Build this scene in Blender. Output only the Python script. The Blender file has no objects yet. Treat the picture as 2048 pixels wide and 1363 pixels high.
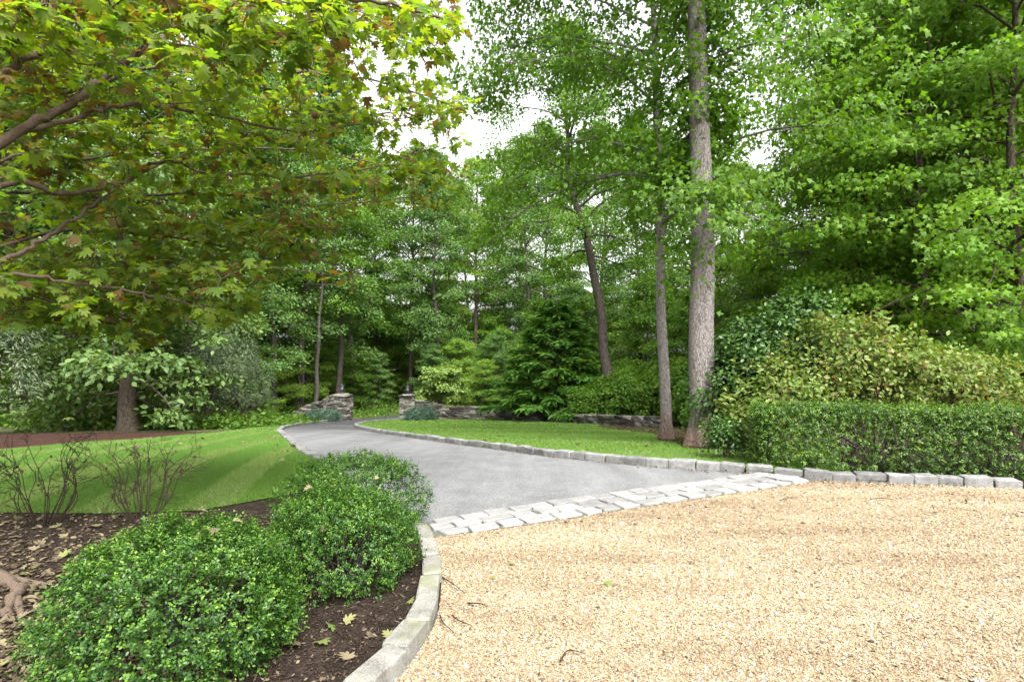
import bpy, bmesh, math, random
import numpy as np
from mathutils import Vector, Matrix

random.seed(7)
sc = bpy.context.scene
COL = sc.collection
R = math.radians

# ------------------------------------------------------------------ camera, sky, sun, exposure
CAM_H, FPX, HOR = 1.40, 1100.0, 720.0          # eye height, focal length and horizon row (2048 px wide picture)
cam_data = bpy.data.cameras.new('camera')
cam = bpy.data.objects.new('camera', cam_data); COL.objects.link(cam)
cam.location = (0, 0, CAM_H); cam.rotation_euler = (R(90), 0, 0)
cam_data.sensor_width = 36; cam_data.lens = FPX / 2048 * 36
cam_data.shift_y = (HOR - 681.5) / 2048
cam_data.clip_start = 0.05; cam_data.clip_end = 2000
sc.camera = cam

SUN_EL, SUN_AZ = R(52), R(158)                  # azimuth clockwise from +Y: over the right shoulder
world = bpy.data.worlds.new('World'); sc.world = world; world.use_nodes = True
wn, wl = world.node_tree.nodes, world.node_tree.links
wn.clear()
sky = wn.new('ShaderNodeTexSky'); sky.sky_type = 'NISHITA'; sky.sun_disc = False
sky.sun_elevation = SUN_EL; sky.sun_rotation = SUN_AZ
sky.air_density = 1.0; sky.dust_density = 6.0; sky.ozone_density = 1.0
hs = wn.new('ShaderNodeHueSaturation'); hs.inputs['Saturation'].default_value = 0.06   # cloud cover: no blue
bg = wn.new('ShaderNodeBackground'); bg.inputs['Strength'].default_value = 0.15
wo = wn.new('ShaderNodeOutputWorld')
wl.new(sky.outputs[0], hs.inputs['Color']); wl.new(hs.outputs[0], bg.inputs['Color']); wl.new(bg.outputs[0], wo.inputs['Surface'])

sl = bpy.data.lights.new('sun', 'SUN'); sl.energy = 1.5; sl.angle = R(32); sl.color = (1, 0.97, 0.92)
so = bpy.data.objects.new('sun', sl); COL.objects.link(so)
sd = Vector((math.sin(SUN_AZ) * math.cos(SUN_EL), math.cos(SUN_AZ) * math.cos(SUN_EL), math.sin(SUN_EL)))
so.rotation_euler = sd.to_track_quat('Z', 'Y').to_euler()

sc.render.engine = 'CYCLES'
sc.view_settings.view_transform = 'Standard'; sc.view_settings.look = 'None'
sc.view_settings.exposure = 2.15; sc.view_settings.gamma = 1.0
sc.cycles.use_denoising = True
sc.cycles.max_bounces = 10; sc.cycles.diffuse_bounces = 8; sc.cycles.glossy_bounces = 2; sc.cycles.transmission_bounces = 5

# ------------------------------------------------------------------ terrain profile
_ys = np.concatenate([np.arange(-30, 60, .5), np.arange(60, 420, 5.0)])
def _slope(y):
    return np.interp(y, [-30, 6.5, 8.5, 36, 43, 90, 420], [0, 0, -.085, -.085, -.02, .015, .02])
_zs = np.zeros(len(_ys))
for i in range(1, len(_ys)):
    _zs[i] = _zs[i-1] + _slope((_ys[i] + _ys[i-1]) / 2) * (_ys[i] - _ys[i-1])
def zg(y): return np.interp(y, _ys, _zs)
_den = np.linspace(1.2, 140, 14000)
_row = HOR + (CAM_H - zg(_den)) * FPX / _den
def depth_of_row(py):
    k = np.nonzero(_row <= py)[0]
    return float(_den[k[0]]) if len(k) else 140.0
def gp(px, py):                                   # the ground point seen at a picture position
    Y = depth_of_row(py); return np.array([(px - 1024) / FPX * Y, Y, float(zg(Y))])
def at(px, py, Y): return np.array([(px - 1024) / FPX * Y, Y, CAM_H + (HOR - py) / FPX * Y])
def ongnd(px, Y, off=0.0): return ((px - 1024) / FPX * Y, Y, float(zg(Y)) + off)

# ------------------------------------------------------------------ materials
MATS = {}
def newmat(name):
    m = bpy.data.materials.new(name); m.use_nodes = True
    n, l = m.node_tree.nodes, m.node_tree.links
    n.clear(); out = n.new('ShaderNodeOutputMaterial'); MATS[name] = m
    return m, n, l, out
def ramp(n, stops, interp='LINEAR'):
    r = n.new('ShaderNodeValToRGB'); cr = r.color_ramp; cr.interpolation = interp
    while len(cr.elements) > 1: cr.elements.remove(cr.elements[0])
    cr.elements[0].position = stops[0][0]; cr.elements[0].color = (*stops[0][1], 1)
    for p, c in stops[1:]:
        e = cr.elements.new(p); e.color = (*c, 1)
    return r
def noise(n, l, vec, scale, detail=4, rough=.6):
    t = n.new('ShaderNodeTexNoise'); t.inputs['Scale'].default_value = scale
    t.inputs['Detail'].default_value = detail; t.inputs['Roughness'].default_value = rough
    if vec is not None: l.new(vec, t.inputs['Vector'])
    return t
def math_n(n, l, op, a, b):
    m = n.new('ShaderNodeMath'); m.operation = op
    for i, v in enumerate((a, b)):
        if isinstance(v, (int, float)): m.inputs[i].default_value = v
        else: l.new(v, m.inputs[i])
    return m.outputs[0]
def mixc(n, l, fac, a, b, mode='MIX'):
    m = n.new('ShaderNodeMix'); m.data_type = 'RGBA'; m.blend_type = mode
    for sock, v in ((m.inputs[0], fac), (m.inputs[6], a), (m.inputs[7], b)):
        if isinstance(v, (int, float)): sock.default_value = v
        elif isinstance(v, tuple): sock.default_value = (*v, 1)
        else: l.new(v, sock)
    return m.outputs[2]
def leafmat(name, stops, trans=.4, tint=(1.15, 1.2, .3), rough=.5, spec=.3, obj_rand=.2, blotch=None):
    m, n, l, out = newmat(name)
    a = n.new('ShaderNodeAttribute'); a.attribute_name = 'var'
    oi = n.new('ShaderNodeObjectInfo')
    r2 = math_n(n, l, 'MULTIPLY', math_n(n, l, 'SUBTRACT', oi.outputs['Random'], .5), obj_rand)
    f = math_n(n, l, 'ADD', a.outputs['Fac'], r2)
    rp = ramp(n, stops); l.new(f, rp.inputs[0]); col = rp.outputs[0]
    if blotch:
        tc = n.new('ShaderNodeTexCoord')
        nz = noise(n, l, tc.outputs['Object'], blotch[1], 3)
        br = ramp(n, [(blotch[2], (0, 0, 0)), (blotch[2] + .06, (1, 1, 1))]); l.new(nz.outputs[0], br.inputs[0])
        col = mixc(n, l, br.outputs[0], col, blotch[0])
    p = n.new('ShaderNodeBsdfPrincipled'); p.inputs['Roughness'].default_value = rough
    p.inputs['Specular IOR Level'].default_value = spec; l.new(col, p.inputs['Base Color'])
    t = n.new('ShaderNodeBsdfTranslucent'); l.new(mixc(n, l, 1.0, col, tint, 'MULTIPLY'), t.inputs['Color'])
    mx = n.new('ShaderNodeMixShader'); mx.inputs[0].default_value = trans
    l.new(p.outputs[0], mx.inputs[1]); l.new(t.outputs[0], mx.inputs[2]); l.new(mx.outputs[0], out.inputs[0])
    return m
def barkmat(name, dark, mid, light, vs=9.0, zstretch=.22, bump=.6, base_brown=None):
    m, n, l, out = newmat(name)
    tc = n.new('ShaderNodeTexCoord'); mp = n.new('ShaderNodeMapping'); mp.inputs['Scale'].default_value = (1, 1, zstretch)
    l.new(tc.outputs['Object'], mp.inputs[0])
    v = n.new('ShaderNodeTexVoronoi'); v.feature = 'DISTANCE_TO_EDGE'; v.inputs['Scale'].default_value = vs * 2.2
    nz0 = noise(n, l, mp.outputs[0], vs, 4)
    wv = mixc(n, l, .12, mp.outputs[0], nz0.outputs['Color'], 'ADD'); l.new(wv, v.inputs['Vector'])
    nz = noise(n, l, mp.outputs[0], vs * 5, 6, .7)
    big = noise(n, l, tc.outputs['Object'], 1.3, 3)
    edge = ramp(n, [(0, (0, 0, 0)), (.12, (1, 1, 1))]); l.new(v.outputs[0], edge.inputs[0])
    h = math_n(n, l, 'ADD', math_n(n, l, 'MULTIPLY', edge.outputs[0], .6), math_n(n, l, 'MULTIPLY', nz.outputs[0], .6))
    rp = ramp(n, [(.25, dark), (.6, mid), (.95, light)]); l.new(h, rp.inputs[0])
    col = mixc(n, l, math_n(n, l, 'MULTIPLY', big.outputs[0], .5), rp.outputs[0], mid)
    if base_brown:                                  # reddish weathered bark at the foot
        sx = n.new('ShaderNodeSeparateXYZ'); l.new(tc.outputs['Object'], sx.inputs[0])
        fz = n.new('ShaderNodeMapRange'); fz.inputs[1].default_value = .75; fz.inputs[2].default_value = .05; l.new(math_n(n, l, 'ADD', sx.outputs[2], math_n(n, l, 'MULTIPLY', math_n(n, l, 'SUBTRACT', big.outputs[0], .5), 1.2)), fz.inputs[0])
        col = mixc(n, l, math_n(n, l, 'MULTIPLY', fz.outputs[0], .8), col, mixc(n, l, 1.0, rp.outputs[0], base_brown, 'MULTIPLY'))
    p = n.new('ShaderNodeBsdfPrincipled'); p.inputs['Roughness'].default_value = .9; p.inputs['Specular IOR Level'].default_value = .15
    l.new(col, p.inputs['Base Color'])
    b = n.new('ShaderNodeBump'); b.inputs['Strength'].default_value = bump; b.inputs['Distance'].default_value = .03
    l.new(h, b.inputs['Height']); l.new(b.outputs[0], p.inputs['Normal']); l.new(p.outputs[0], out.inputs[0])
    return m
def stonemat(name, stops, scale=14, bump=.5, rough=.85, moss=None, obj_rand=.35):
    m, n, l, out = newmat(name)
    tc = n.new('ShaderNodeTexCoord'); oi = n.new('ShaderNodeObjectInfo')
    vm = n.new('ShaderNodeVectorMath'); vm.operation = 'ADD'
    cx = n.new('ShaderNodeCombineXYZ'); l.new(math_n(n, l, 'MULTIPLY', oi.outputs['Random'], 37.0), cx.inputs[0])
    geo = n.new('ShaderNodeNewGeometry')
    l.new(geo.outputs['Position'], vm.inputs[0]); l.new(cx.outputs[0], vm.inputs[1])
    a = noise(n, l, vm.outputs[0], scale, 8, .7); g = noise(n, l, vm.outputs[0], scale * 14, 3, .8)
    f = math_n(n, l, 'ADD', math_n(n, l, 'MULTIPLY', a.outputs[0], .5), math_n(n, l, 'MULTIPLY', g.outputs[0], .5))
    f = math_n(n, l, 'ADD', f, math_n(n, l, 'MULTIPLY', math_n(n, l, 'SUBTRACT', oi.outputs['Random'], .5), obj_rand))
    rp = ramp(n, stops); l.new(f, rp.inputs[0]); col = rp.outputs[0]
    if moss:
        mn = noise(n, l, geo.outputs['Position'], 3.0, 5)
        mr = ramp(n, [(.52, (0, 0, 0)), (.66, (.6, .6, .6))]); l.new(mn.outputs[0], mr.inputs[0]); col = mixc(n, l, mr.outputs[0], col, moss)
    p = n.new('ShaderNodeBsdfPrincipled'); p.inputs['Roughness'].default_value = rough; p.inputs['Specular IOR Level'].default_value = .25
    l.new(col, p.inputs['Base Color'])
    b = n.new('ShaderNodeBump'); b.inputs['Strength'].default_value = bump; b.inputs['Distance'].default_value = .012
    l.new(f, b.inputs['Height']); l.new(b.outputs[0], p.inputs['Normal']); l.new(p.outputs[0], out.inputs[0])
    return m
def groundmat(name, layers, bump=.5, bdist=.02, rough=.95, spec=.1):
    """layers: list of (noise scale, detail, stops); the first gives the colour, others multiply it"""
    m, n, l, out = newmat(name)
    geo = n.new('ShaderNodeNewGeometry'); col = None; hgt = None
    for s, d, stops in layers:
        nz = noise(n, l, geo.outputs['Position'], s, d, .65); rp = ramp(n, stops); l.new(nz.outputs[0], rp.inputs[0])
        col = rp.outputs[0] if col is None else mixc(n, l, 1.0, col, rp.outputs[0], 'MULTIPLY')
        hgt = nz.outputs[0] if hgt is None else math_n(n, l, 'ADD', hgt, nz.outputs[0])
    p = n.new('ShaderNodeBsdfPrincipled'); p.inputs['Roughness'].default_value = rough; p.inputs['Specular IOR Level'].default_value = spec
    l.new(col, p.inputs['Base Color'])
    b = n.new('ShaderNodeBump'); b.inputs['Strength'].default_value = bump; b.inputs['Distance'].default_value = bdist
    l.new(hgt, b.inputs['Height']); l.new(b.outputs[0], p.inputs['Normal']); l.new(p.outputs[0], out.inputs[0])
    return m
def plainmat(name, col, rough=.6, metal=0.0, spec=.3):
    m, n, l, out = newmat(name); geo = n.new('ShaderNodeNewGeometry')
    nz = noise(n, l, geo.outputs['Position'], 25, 4)
    rp = ramp(n, [(.3, tuple(c * .75 for c in col)), (.7, tuple(min(1, c * 1.15) for c in col))]); l.new(nz.outputs[0], rp.inputs[0])
    p = n.new('ShaderNodeBsdfPrincipled'); l.new(rp.outputs[0], p.inputs['Base Color']); p.inputs['Roughness'].default_value = rough
    p.inputs['Metallic'].default_value = metal; p.inputs['Specular IOR Level'].default_value = spec; l.new(p.outputs[0], out.inputs[0])
    return m

# foliage colours (base reflectances)
leafmat('leaf_forest', [(0, (0.06506, 0.1388, 0.01848)), (.5, (0.09051, 0.1819, 0.02476)), (1, (0.1597, 0.2607, 0.04158))], .45, spec=.15)
leafmat('leaf_forest_blue', [(0, (0.05914, 0.1261, 0.0312)), (.5, (0.07744, 0.1543, 0.0378)), (1, (0.1307, 0.215, 0.0558))], .42, spec=.2)
leafmat('leaf_light', [(0, (0.1056, 0.2003, 0.024)), (.5, (0.1307, 0.226, 0.0306)), (1, (0.2033, 0.3087, 0.0495))], .48, spec=.2)
leafmat('leaf_maple_right', [(0, (0.09574, 0.2078, 0.018)), (.5, (0.121, 0.237, 0.0216)), (1, (0.1984, 0.3142, 0.0396))], .48, spec=.2)
leafmat('leaf_centre', [(0, (0.05914, 0.1365, 0.0144)), (.5, (0.07744, 0.1654, 0.018)), (1, (0.1355, 0.2315, 0.0306))], .48, spec=.2)
leafmat('leaf_magnolia', [(0, (0.06182, 0.1159, 0.02944)), (.5, (0.08602, 0.1435, 0.03643)), (1, (0.1417, 0.2057, 0.06072))], .38, spec=.25)
leafmat('leaf_greygreen', [(0, (0.051, 0.085, 0.03825)), (.5, (0.0935, 0.1318, 0.068)), (1, (0.1445, 0.1785, 0.102))], .25, spec=.2)
leafmat('leaf_maple_near', [(0, (0.084, 0.1682, 0.036)), (.35, (0.1568, 0.2204, 0.0312)), (.74, (0.2128, 0.2494, 0.03)), (.80, (0.1568, 0.116, 0.042)), (1, (0.1288, 0.06728, 0.036))],
        .66, (1.3, 1.35, .28), .55, .2, .0, ((.13, .08, .03), 9.0, .63))
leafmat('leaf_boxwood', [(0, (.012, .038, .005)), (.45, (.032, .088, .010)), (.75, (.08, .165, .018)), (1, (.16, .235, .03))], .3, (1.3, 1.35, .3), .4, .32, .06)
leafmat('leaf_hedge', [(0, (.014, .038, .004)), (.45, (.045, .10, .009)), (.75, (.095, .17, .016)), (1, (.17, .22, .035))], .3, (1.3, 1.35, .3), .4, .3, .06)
leafmat('leaf_holly', [(0, (0.0152, 0.0399, 0.0076)), (.5, (0.0342, 0.08075, 0.01425)), (1, (0.0665, 0.1283, 0.0247))], .2, (1.2, 1.3, .3), .38, .35, .05)
leafmat('leaf_yellow_shrub', [(0, (0.06569, 0.12, 0.0168)), (.5, (0.1159, 0.1756, 0.03528)), (.82, (0.1816, 0.2228, 0.06552)), (.93, (0.2164, 0.1799, 0.0756)), (1, (0.1546, 0.09853, 0.0504))], .4, (1.4, 1.2, .4), .5, .2, .1)
leafmat('leaf_yew_tree', [(0, (0.03588, 0.09625, 0.0156)), (.5, (0.07774, 0.1837, 0.0286)), (1, (0.142, 0.2712, 0.0442))], .3, spec=.15)
leafmat('leaf_juniper', [(0, (0.02125, 0.0493, 0.0306)), (.5, (0.0425, 0.08075, 0.051)), (1, (0.07225, 0.119, 0.0765))], .15)
leafmat('leaf_dogwood', [(0, (0.115, 0.1955, 0.04025)), (.5, (0.207, 0.299, 0.0805)), (1, (0.3105, 0.4025, 0.138))], .45, spec=.2)
leafmat('leaf_undergrowth', [(0, (0.04189, 0.09461, 0.01224)), (.5, (0.06171, 0.1266, 0.0153)), (1, (0.107, 0.178, 0.02677))], .42, spec=.2)
leafmat('grass', [(0, (.062, .13, .018)), (.40, (.10, .185, .03)), (.6, (.15, .235, .06)), (1, (.30, .37, .19))], .42, (1.1, 1.15, .5), .6, .15, 0)  # pale end: sheen of the mown stripes, painted as blade colour
leafmat('dry_leaf', [(0, (.045, .033, .022)), (.35, (.10, .077, .048)), (.6, (.165, .135, .082)), (.85, (.16, .165, .06)), (1, (.085, .13, .03))], .2, (1.2, 1.1, .7), .7, .2, .45)
leafmat('dead_brown', [(0, (0.036, 0.0224, 0.0128)), (1, (0.088, 0.052, 0.032))], .2, (1.2, 1.0, .7), .8, .1, .3)
leafmat('mulch_chip', [(0, (0.0102, 0.0068, 0.0051)), (.5, (0.02975, 0.0204, 0.01445)), (.85, (0.06375, 0.04675, 0.034)), (1, (0.1275, 0.102, 0.0765))], .0, rough=.9, spec=.1)
barkmat('bark_grey', (0.0568, 0.04816, 0.04263), (0.1467, 0.1272, 0.117), (0.2651, 0.236, 0.223), 16, .25, .8, (0.9467, 0.6549, 0.4956))
barkmat('bark_dark', (0.0176, 0.0144, 0.0112), (0.0416, 0.0336, 0.0272), (0.08, 0.068, 0.056), 9, .22, .7)
barkmat('bark_brown', (0.024, 0.0176, 0.0128), (0.0576, 0.044, 0.032), (0.112, 0.088, 0.068), 9, .22, .6)
barkmat('bark_branch', (0.03375, 0.0225, 0.015), (0.07875, 0.05475, 0.039), (0.1387, 0.105, 0.08025), 30, .5, .4)
barkmat('bark_pale', (0.0273, 0.02418, 0.01934), (0.05265, 0.04634, 0.03828), (0.078, 0.07254, 0.06045), 10, .3, .4)
barkmat('twig', (0.0112, 0.0072, 0.0056), (0.024, 0.016, 0.0112), (0.044, 0.0304, 0.0224), 40, .5, .3)
stonemat('granite', [(.32, (0.048, 0.048, 0.0488)), (.5, (0.132, 0.1304, 0.1264)), (.68, (0.24, 0.236, 0.2256))], 11, .9, .85, None, .12)
stonemat('granite_mossy', [(.34, (.06, .058, .05)), (.5, (.16, .156, .138)), (.66, (.27, .264, .236))], 9, .9, .85, (.12, .13, .06), .1)
stonemat('cobble', [(.3, (0.0918, 0.08951, 0.08568)), (.5, (0.1606, 0.1576, 0.153)), (.72, (0.2295, 0.2264, 0.218))], 9, .5, .85, None, .22)
stonemat('fieldstone', [(.25, (0.02261, 0.0204, 0.01812)), (.45, (0.06137, 0.0544, 0.046)), (.6, (0.1066, 0.0952, 0.08225)), (.8, (0.1809, 0.1734, 0.1533))], 6, .8, .9, (.075, .085, .05), .6)
groundmat('forest_floor', [(1.3, 6, [(.3, (0.033, 0.0416, 0.018)), (.55, (0.075, 0.0832, 0.033)), (.8, (0.1125, 0.0992, 0.0525))]), (22, 6, [(.25, (.4, .4, .4)), (.7, (1.3, 1.3, 1.3))])], .8, .05)
groundmat('lawn_soil', [(2.5, 5, [(.3, (.065, .125, .018)), (.7, (.10, .17, .03))]), (60, 5, [(.25, (.5, .5, .5)), (.75, (1.4, 1.4, 1.4))])], .8, .03)
groundmat('mulch', [(9, 6, [(.3, (0.0192, 0.0128, 0.0096)), (.55, (0.04, 0.028, 0.0208)), (.75, (0.076, 0.0576, 0.044))]), (70, 6, [(.3, (.35, .35, .35)), (.7, (1.5, 1.5, 1.5))])], 1.0, .04)
groundmat('red_mulch', [(6, 6, [(.3, (0.0187, 0.0102, 0.00765)), (.6, (0.04675, 0.02295, 0.017)), (.8, (0.0935, 0.0595, 0.0442))]), (17, 6, [(.35, (.25, .25, .25)), (.65, (1.6, 1.5, 1.4))])], 1.0, .04)
groundmat('mortar', [(20, 5, [(.3, (.05, .05, .036)), (.7, (.13, .125, .1))])], .6, .01)
groundmat('wall_core', [(8, 5, [(.3, (.03, .026, .022)), (.7, (.06, .05, .042))])], .6, .02)
plainmat('black_metal', (.03, .034, .032), .5, .6)
plainmat('shingle_roof', (.23, .22, .225), .9)
plainmat('siding', (.42, .33, .27), .8)
plainmat('brick_red', (.24, .12, .085), .9)
plainmat('dark_glass', (.03, .035, .04), .1)
plainmat('lamp_glass', (.07, .08, .08), .15, 0, .6)
# asphalt: fine aggregate, long faint bands and the damp stain at the bend
def asphalt():
    m, n, l, out = newmat('asphalt'); geo = n.new('ShaderNodeNewGeometry')
    a = noise(n, l, geo.outputs['Position'], 170, 4, .8); b = noise(n, l, geo.outputs['Position'], .7, 5, .6)
    c = noise(n, l, geo.outputs['Position'], 60, 3, .9)
    f = math_n(n, l, 'ADD', math_n(n, l, 'MULTIPLY', a.outputs[0], .5), math_n(n, l, 'MULTIPLY', c.outputs[0], .5))
    rp = ramp(n, [(.34, (.045, .045, .046)), (.5, (.122, .122, .124)), (.64, (.23, .23, .232))]); l.new(f, rp.inputs[0])
    mpx = n.new('ShaderNodeMapping'); mpx.inputs['Rotation'].default_value = (0, 0, R(-32)); mpx.inputs['Scale'].default_value = (1.6, .14, 1); l.new(geo.outputs['Position'], mpx.inputs[0])
    stn = noise(n, l, mpx.outputs[0], 1.0, 6, .65); b = noise(n, l, geo.outputs['Position'], 2.2, 6, .7)
    br = ramp(n, [(.32, (.60, .60, .61)), (.66, (1.2, 1.2, 1.19))]); l.new(math_n(n, l, 'ADD', math_n(n, l, 'MULTIPLY', b.outputs[0], .45), math_n(n, l, 'MULTIPLY', stn.outputs[0], .55)), br.inputs[0])
    col = mixc(n, l, 1.0, rp.outputs[0], br.outputs[0], 'MULTIPLY')
    # damp patch beyond the bend: depends on the place (Y > 16 m), ragged with noise
    sp = n.new('ShaderNodeSeparateXYZ'); l.new(geo.outputs['Position'], sp.inputs[0])
    d2 = noise(n, l, geo.outputs['Position'], .35, 4, .6)
    yy = math_n(n, l, 'ADD', math_n(n, l, 'MULTIPLY', sp.outputs[1], .05), math_n(n, l, 'MULTIPLY', d2.outputs[0], 1.1))
    dr = ramp(n, [(0.0, (0, 0, 0)), (1, (1, 1, 1))]); mr = n.new('ShaderNodeMapRange'); mr.inputs[1].default_value = 1.25; mr.inputs[2].default_value = 1.7
    l.new(yy, mr.inputs[0])
    wet = mr.outputs[0]
    col = mixc(n, l, math_n(n, l, 'MULTIPLY', wet, .88), col, (.032, .032, .034))
    p = n.new('ShaderNodeBsdfPrincipled'); l.new(col, p.inputs['Base Color'])
    rr = n.new('ShaderNodeMapRange'); l.new(wet, rr.inputs[0]); rr.inputs[3].default_value = .9; rr.inputs[4].default_value = .75; l.new(rr.outputs[0], p.inputs['Roughness'])
    p.inputs['Specular IOR Level'].default_value = .12
    bp = n.new('ShaderNodeBump'); bp.inputs['Strength'].default_value = .5; bp.inputs['Distance'].default_value = .006
    l.new(f, bp.inputs['Height']); l.new(bp.outputs[0], p.inputs['Normal']); l.new(p.outputs[0], out.inputs[0])
asphalt()
def streak(n, l, geo):                              # faint wheel tracks: stretched along the way cars turn in
    mp = n.new('ShaderNodeMapping'); mp.inputs['Rotation'].default_value = (0, 0, R(28)); mp.inputs['Scale'].default_value = (.55, 2.2, 1); l.new(geo.outputs['Position'], mp.inputs[0]); return mp.outputs[0]
def gravel_mats():
    m, n, l, out = newmat('gravel_bed'); geo = n.new('ShaderNodeNewGeometry')
    v = n.new('ShaderNodeTexVoronoi'); v.inputs['Scale'].default_value = 120; l.new(geo.outputs['Position'], v.inputs['Vector'])
    sep = n.new('ShaderNodeSeparateColor'); l.new(v.outputs['Color'], sep.inputs[0])
    rp = ramp(n, [(0, (.14, .10, .065)), (.2, (.28, .205, .12)), (.6, (.335, .258, .16)), (.85, (.38, .31, .22)), (1, (.34, .325, .30))]); l.new(sep.outputs[0], rp.inputs[0])
    big = noise(n, l, streak(n, l, geo), 1.0, 5); br = ramp(n, [(.3, (.56, .535, .51)), (.68, (.90, .905, .90))]); l.new(big.outputs[0], br.inputs[0])
    dk = ramp(n, [(.0, (1, 1, 1)), (.6, (1, 1, 1)), (.95, (.38, .33, .28))]); l.new(v.outputs['Distance'], dk.inputs[0])
    col = mixc(n, l, 1.0, rp.outputs[0], br.outputs[0], 'MULTIPLY'); col = mixc(n, l, 1.0, col, dk.outputs[0], 'MULTIPLY')
    p = n.new('ShaderNodeBsdfPrincipled'); p.inputs['Roughness'].default_value = .9; p.inputs['Specular IOR Level'].default_value = .2; l.new(col, p.inputs['Base Color'])
    b = n.new('ShaderNodeBump'); b.invert = True; b.inputs['Strength'].default_value = .9; b.inputs['Distance'].default_value = .01
    l.new(v.outputs['Distance'], b.inputs['Height']); l.new(b.outputs[0], p.inputs['Normal']); l.new(p.outputs[0], out.inputs[0])
    m, n, l, out = newmat('pebble'); a = n.new('ShaderNodeAttribute'); a.attribute_name = 'var'; geo = n.new('ShaderNodeNewGeometry')
    rp = ramp(n, [(0, (.07, .058, .05)), (.05, (.18, .125, .075)), (.25, (.29, .21, .125)), (.6, (.365, .28, .172)), (.86, (.42, .345, .245)), (.93, (.42, .40, .37)), (.97, (.2, .205, .22)), (1, (.33, .18, .12))])
    l.new(a.outputs['Fac'], rp.inputs[0])
    big = noise(n, l, streak(n, l, geo), 1.0, 5); br = ramp(n, [(.3, (.58, .555, .53)), (.68, (.90, .905, .90))]); l.new(big.outputs[0], br.inputs[0])
    p = n.new('ShaderNodeBsdfPrincipled'); p.inputs['Roughness'].default_value = .85; p.inputs['Specular IOR Level'].default_value = .2
    l.new(mixc(n, l, 1.0, rp.outputs[0], br.outputs[0], 'MULTIPLY'), p.inputs['Base Color']); l.new(p.outputs[0], out.inputs[0])
gravel_mats()

# ------------------------------------------------------------------ mesh helpers
def mesh_np(name, V, F, mat, var=None, smooth=False):
    V = np.ascontiguousarray(V, dtype=np.float32); F = np.ascontiguousarray(F, dtype=np.int32)
    me = bpy.data.meshes.new(name); k = F.shape[1]
    me.vertices.add(len(V)); me.vertices.foreach_set('co', V.ravel())
    me.loops.add(F.size); me.loops.foreach_set('vertex_index', F.ravel())
    me.polygons.add(len(F)); me.polygons.foreach_set('loop_start', np.arange(0, F.size, k, dtype=np.int32))
    if smooth: me.polygons.foreach_set('use_smooth', np.ones(len(F), dtype=bool))
    if var is not None:
        a = me.attributes.new('var', 'FLOAT', 'POINT'); a.data.foreach_set('value', np.ascontiguousarray(var, dtype=np.float32))
    me.update(calc_edges=True); me.materials.append(MATS[mat])
    return me
def unit(v): return v / (np.linalg.norm(v, axis=-1, keepdims=True) + 1e-9)
def frames(nrm, d):
    n_ = unit(nrm); y = unit(d - (d * n_).sum(-1, keepdims=True) * n_); x = np.cross(y, n_)
    return np.stack([x, y, n_], axis=-1)            # columns: leaf x, y (towards tip), z (normal)
def scatter(T, pos, nrm, d, size, var):
    tv, tf = T; Rm = frames(nrm, d); N, k = len(pos), len(tv)
    V = np.einsum('nij,kj->nki', Rm, tv) * size[:, None, None] + pos[:, None, :]
    F = tf[None] + (np.arange(N) * k)[:, None, None]
    return V.reshape(-1, 3), F.reshape(-1, 3), np.repeat(var, k)
def cat(parts):
    Vs, Fs, vs, o = [], [], [], 0
    for p in parts:
        Vs.append(p[0]); Fs.append(p[1] + o); o += len(p[0])
        if len(p) > 2: vs.append(p[2])
    return np.concatenate(Vs), np.concatenate(Fs), (np.concatenate(vs) if vs else None)
# leaf templates: stem at origin, tip along +Y, face +Z
def fan(out, c):
    V = np.array([c] + out, float); k = len(out)
    return V, np.array([[0, i + 1, (i + 1) % k + 1] for i in range(k)])
LEAF2 = (np.array([[0, 0, 0], [.3, .48, .07], [0, 1, -.08], [-.3, .48, .07]]), np.array([[0, 1, 2], [0, 2, 3]]))
NARROW = (np.array([[0, 0, 0], [.13, .45, .03], [0, 1, -.06], [-.13, .45, .03]]), np.array([[0, 1, 2], [0, 2, 3]]))
NEEDLE = (np.array([[0, 0, 0], [.07, .5, .02], [0, 1, -.05], [-.07, .5, .02]]), np.array([[0, 1, 2], [0, 2, 3]]))
LEAF4 = (np.array([[0, 0, 0], [.24, .28, .05], [.27, .62, .05], [0, 1, -.06], [-.27, .62, .05], [-.24, .28, .05]]), np.array([[0, 1, 2], [0, 2, 3], [0, 3, 4], [0, 4, 5]]))
LOBE = fan([[0, 0, 0], [.52, .22, -.05], [.22, .42, .03], [.42, .80, -.06], [.13, .66, .02], [0, 1.08, -.1], [-.13, .66, .02], [-.42, .80, -.06], [-.22, .42, .03], [-.52, .22, -.05]], [0, .35, .03])
LOBE3 = (np.array([[0, 0, 0], [.5, .5, -.06], [0, .55, .05], [0, 1.05, -.08], [-.5, .5, -.06], [.16, .62, .0], [-.16, .62, 0]]), np.array([[0, 1, 2], [2, 1, 5], [2, 5, 3], [2, 3, 6], [0, 2, 4]]))
_h = [[.0, .0, .0], [.20, -.05, -.01], [.46, .02, -.05], [.40, .16, -.01], [.62, .36, -.07], [.44, .40, -.01], [.22, .38, .03], [.36, .58, 0], [.40, .84, -.06], [.24, .76, -.01], [.10, .70, .02], [.14, .88, -.02], [0, 1.12, -.10]]
MAPLE = fan(_h + [[-x, y, z] for x, y, z in _h[-2:0:-1]], [0, .32, .035])
OCTA = (np.array([[1, 0, 0], [-1, 0, 0], [0, 1, 0], [0, -1, 0], [0, 0, 1], [0, 0, -1]], float),
        np.array([[0, 2, 4], [2, 1, 4], [1, 3, 4], [3, 0, 4], [2, 0, 5], [1, 2, 5], [3, 1, 5], [0, 3, 5]]))
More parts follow.
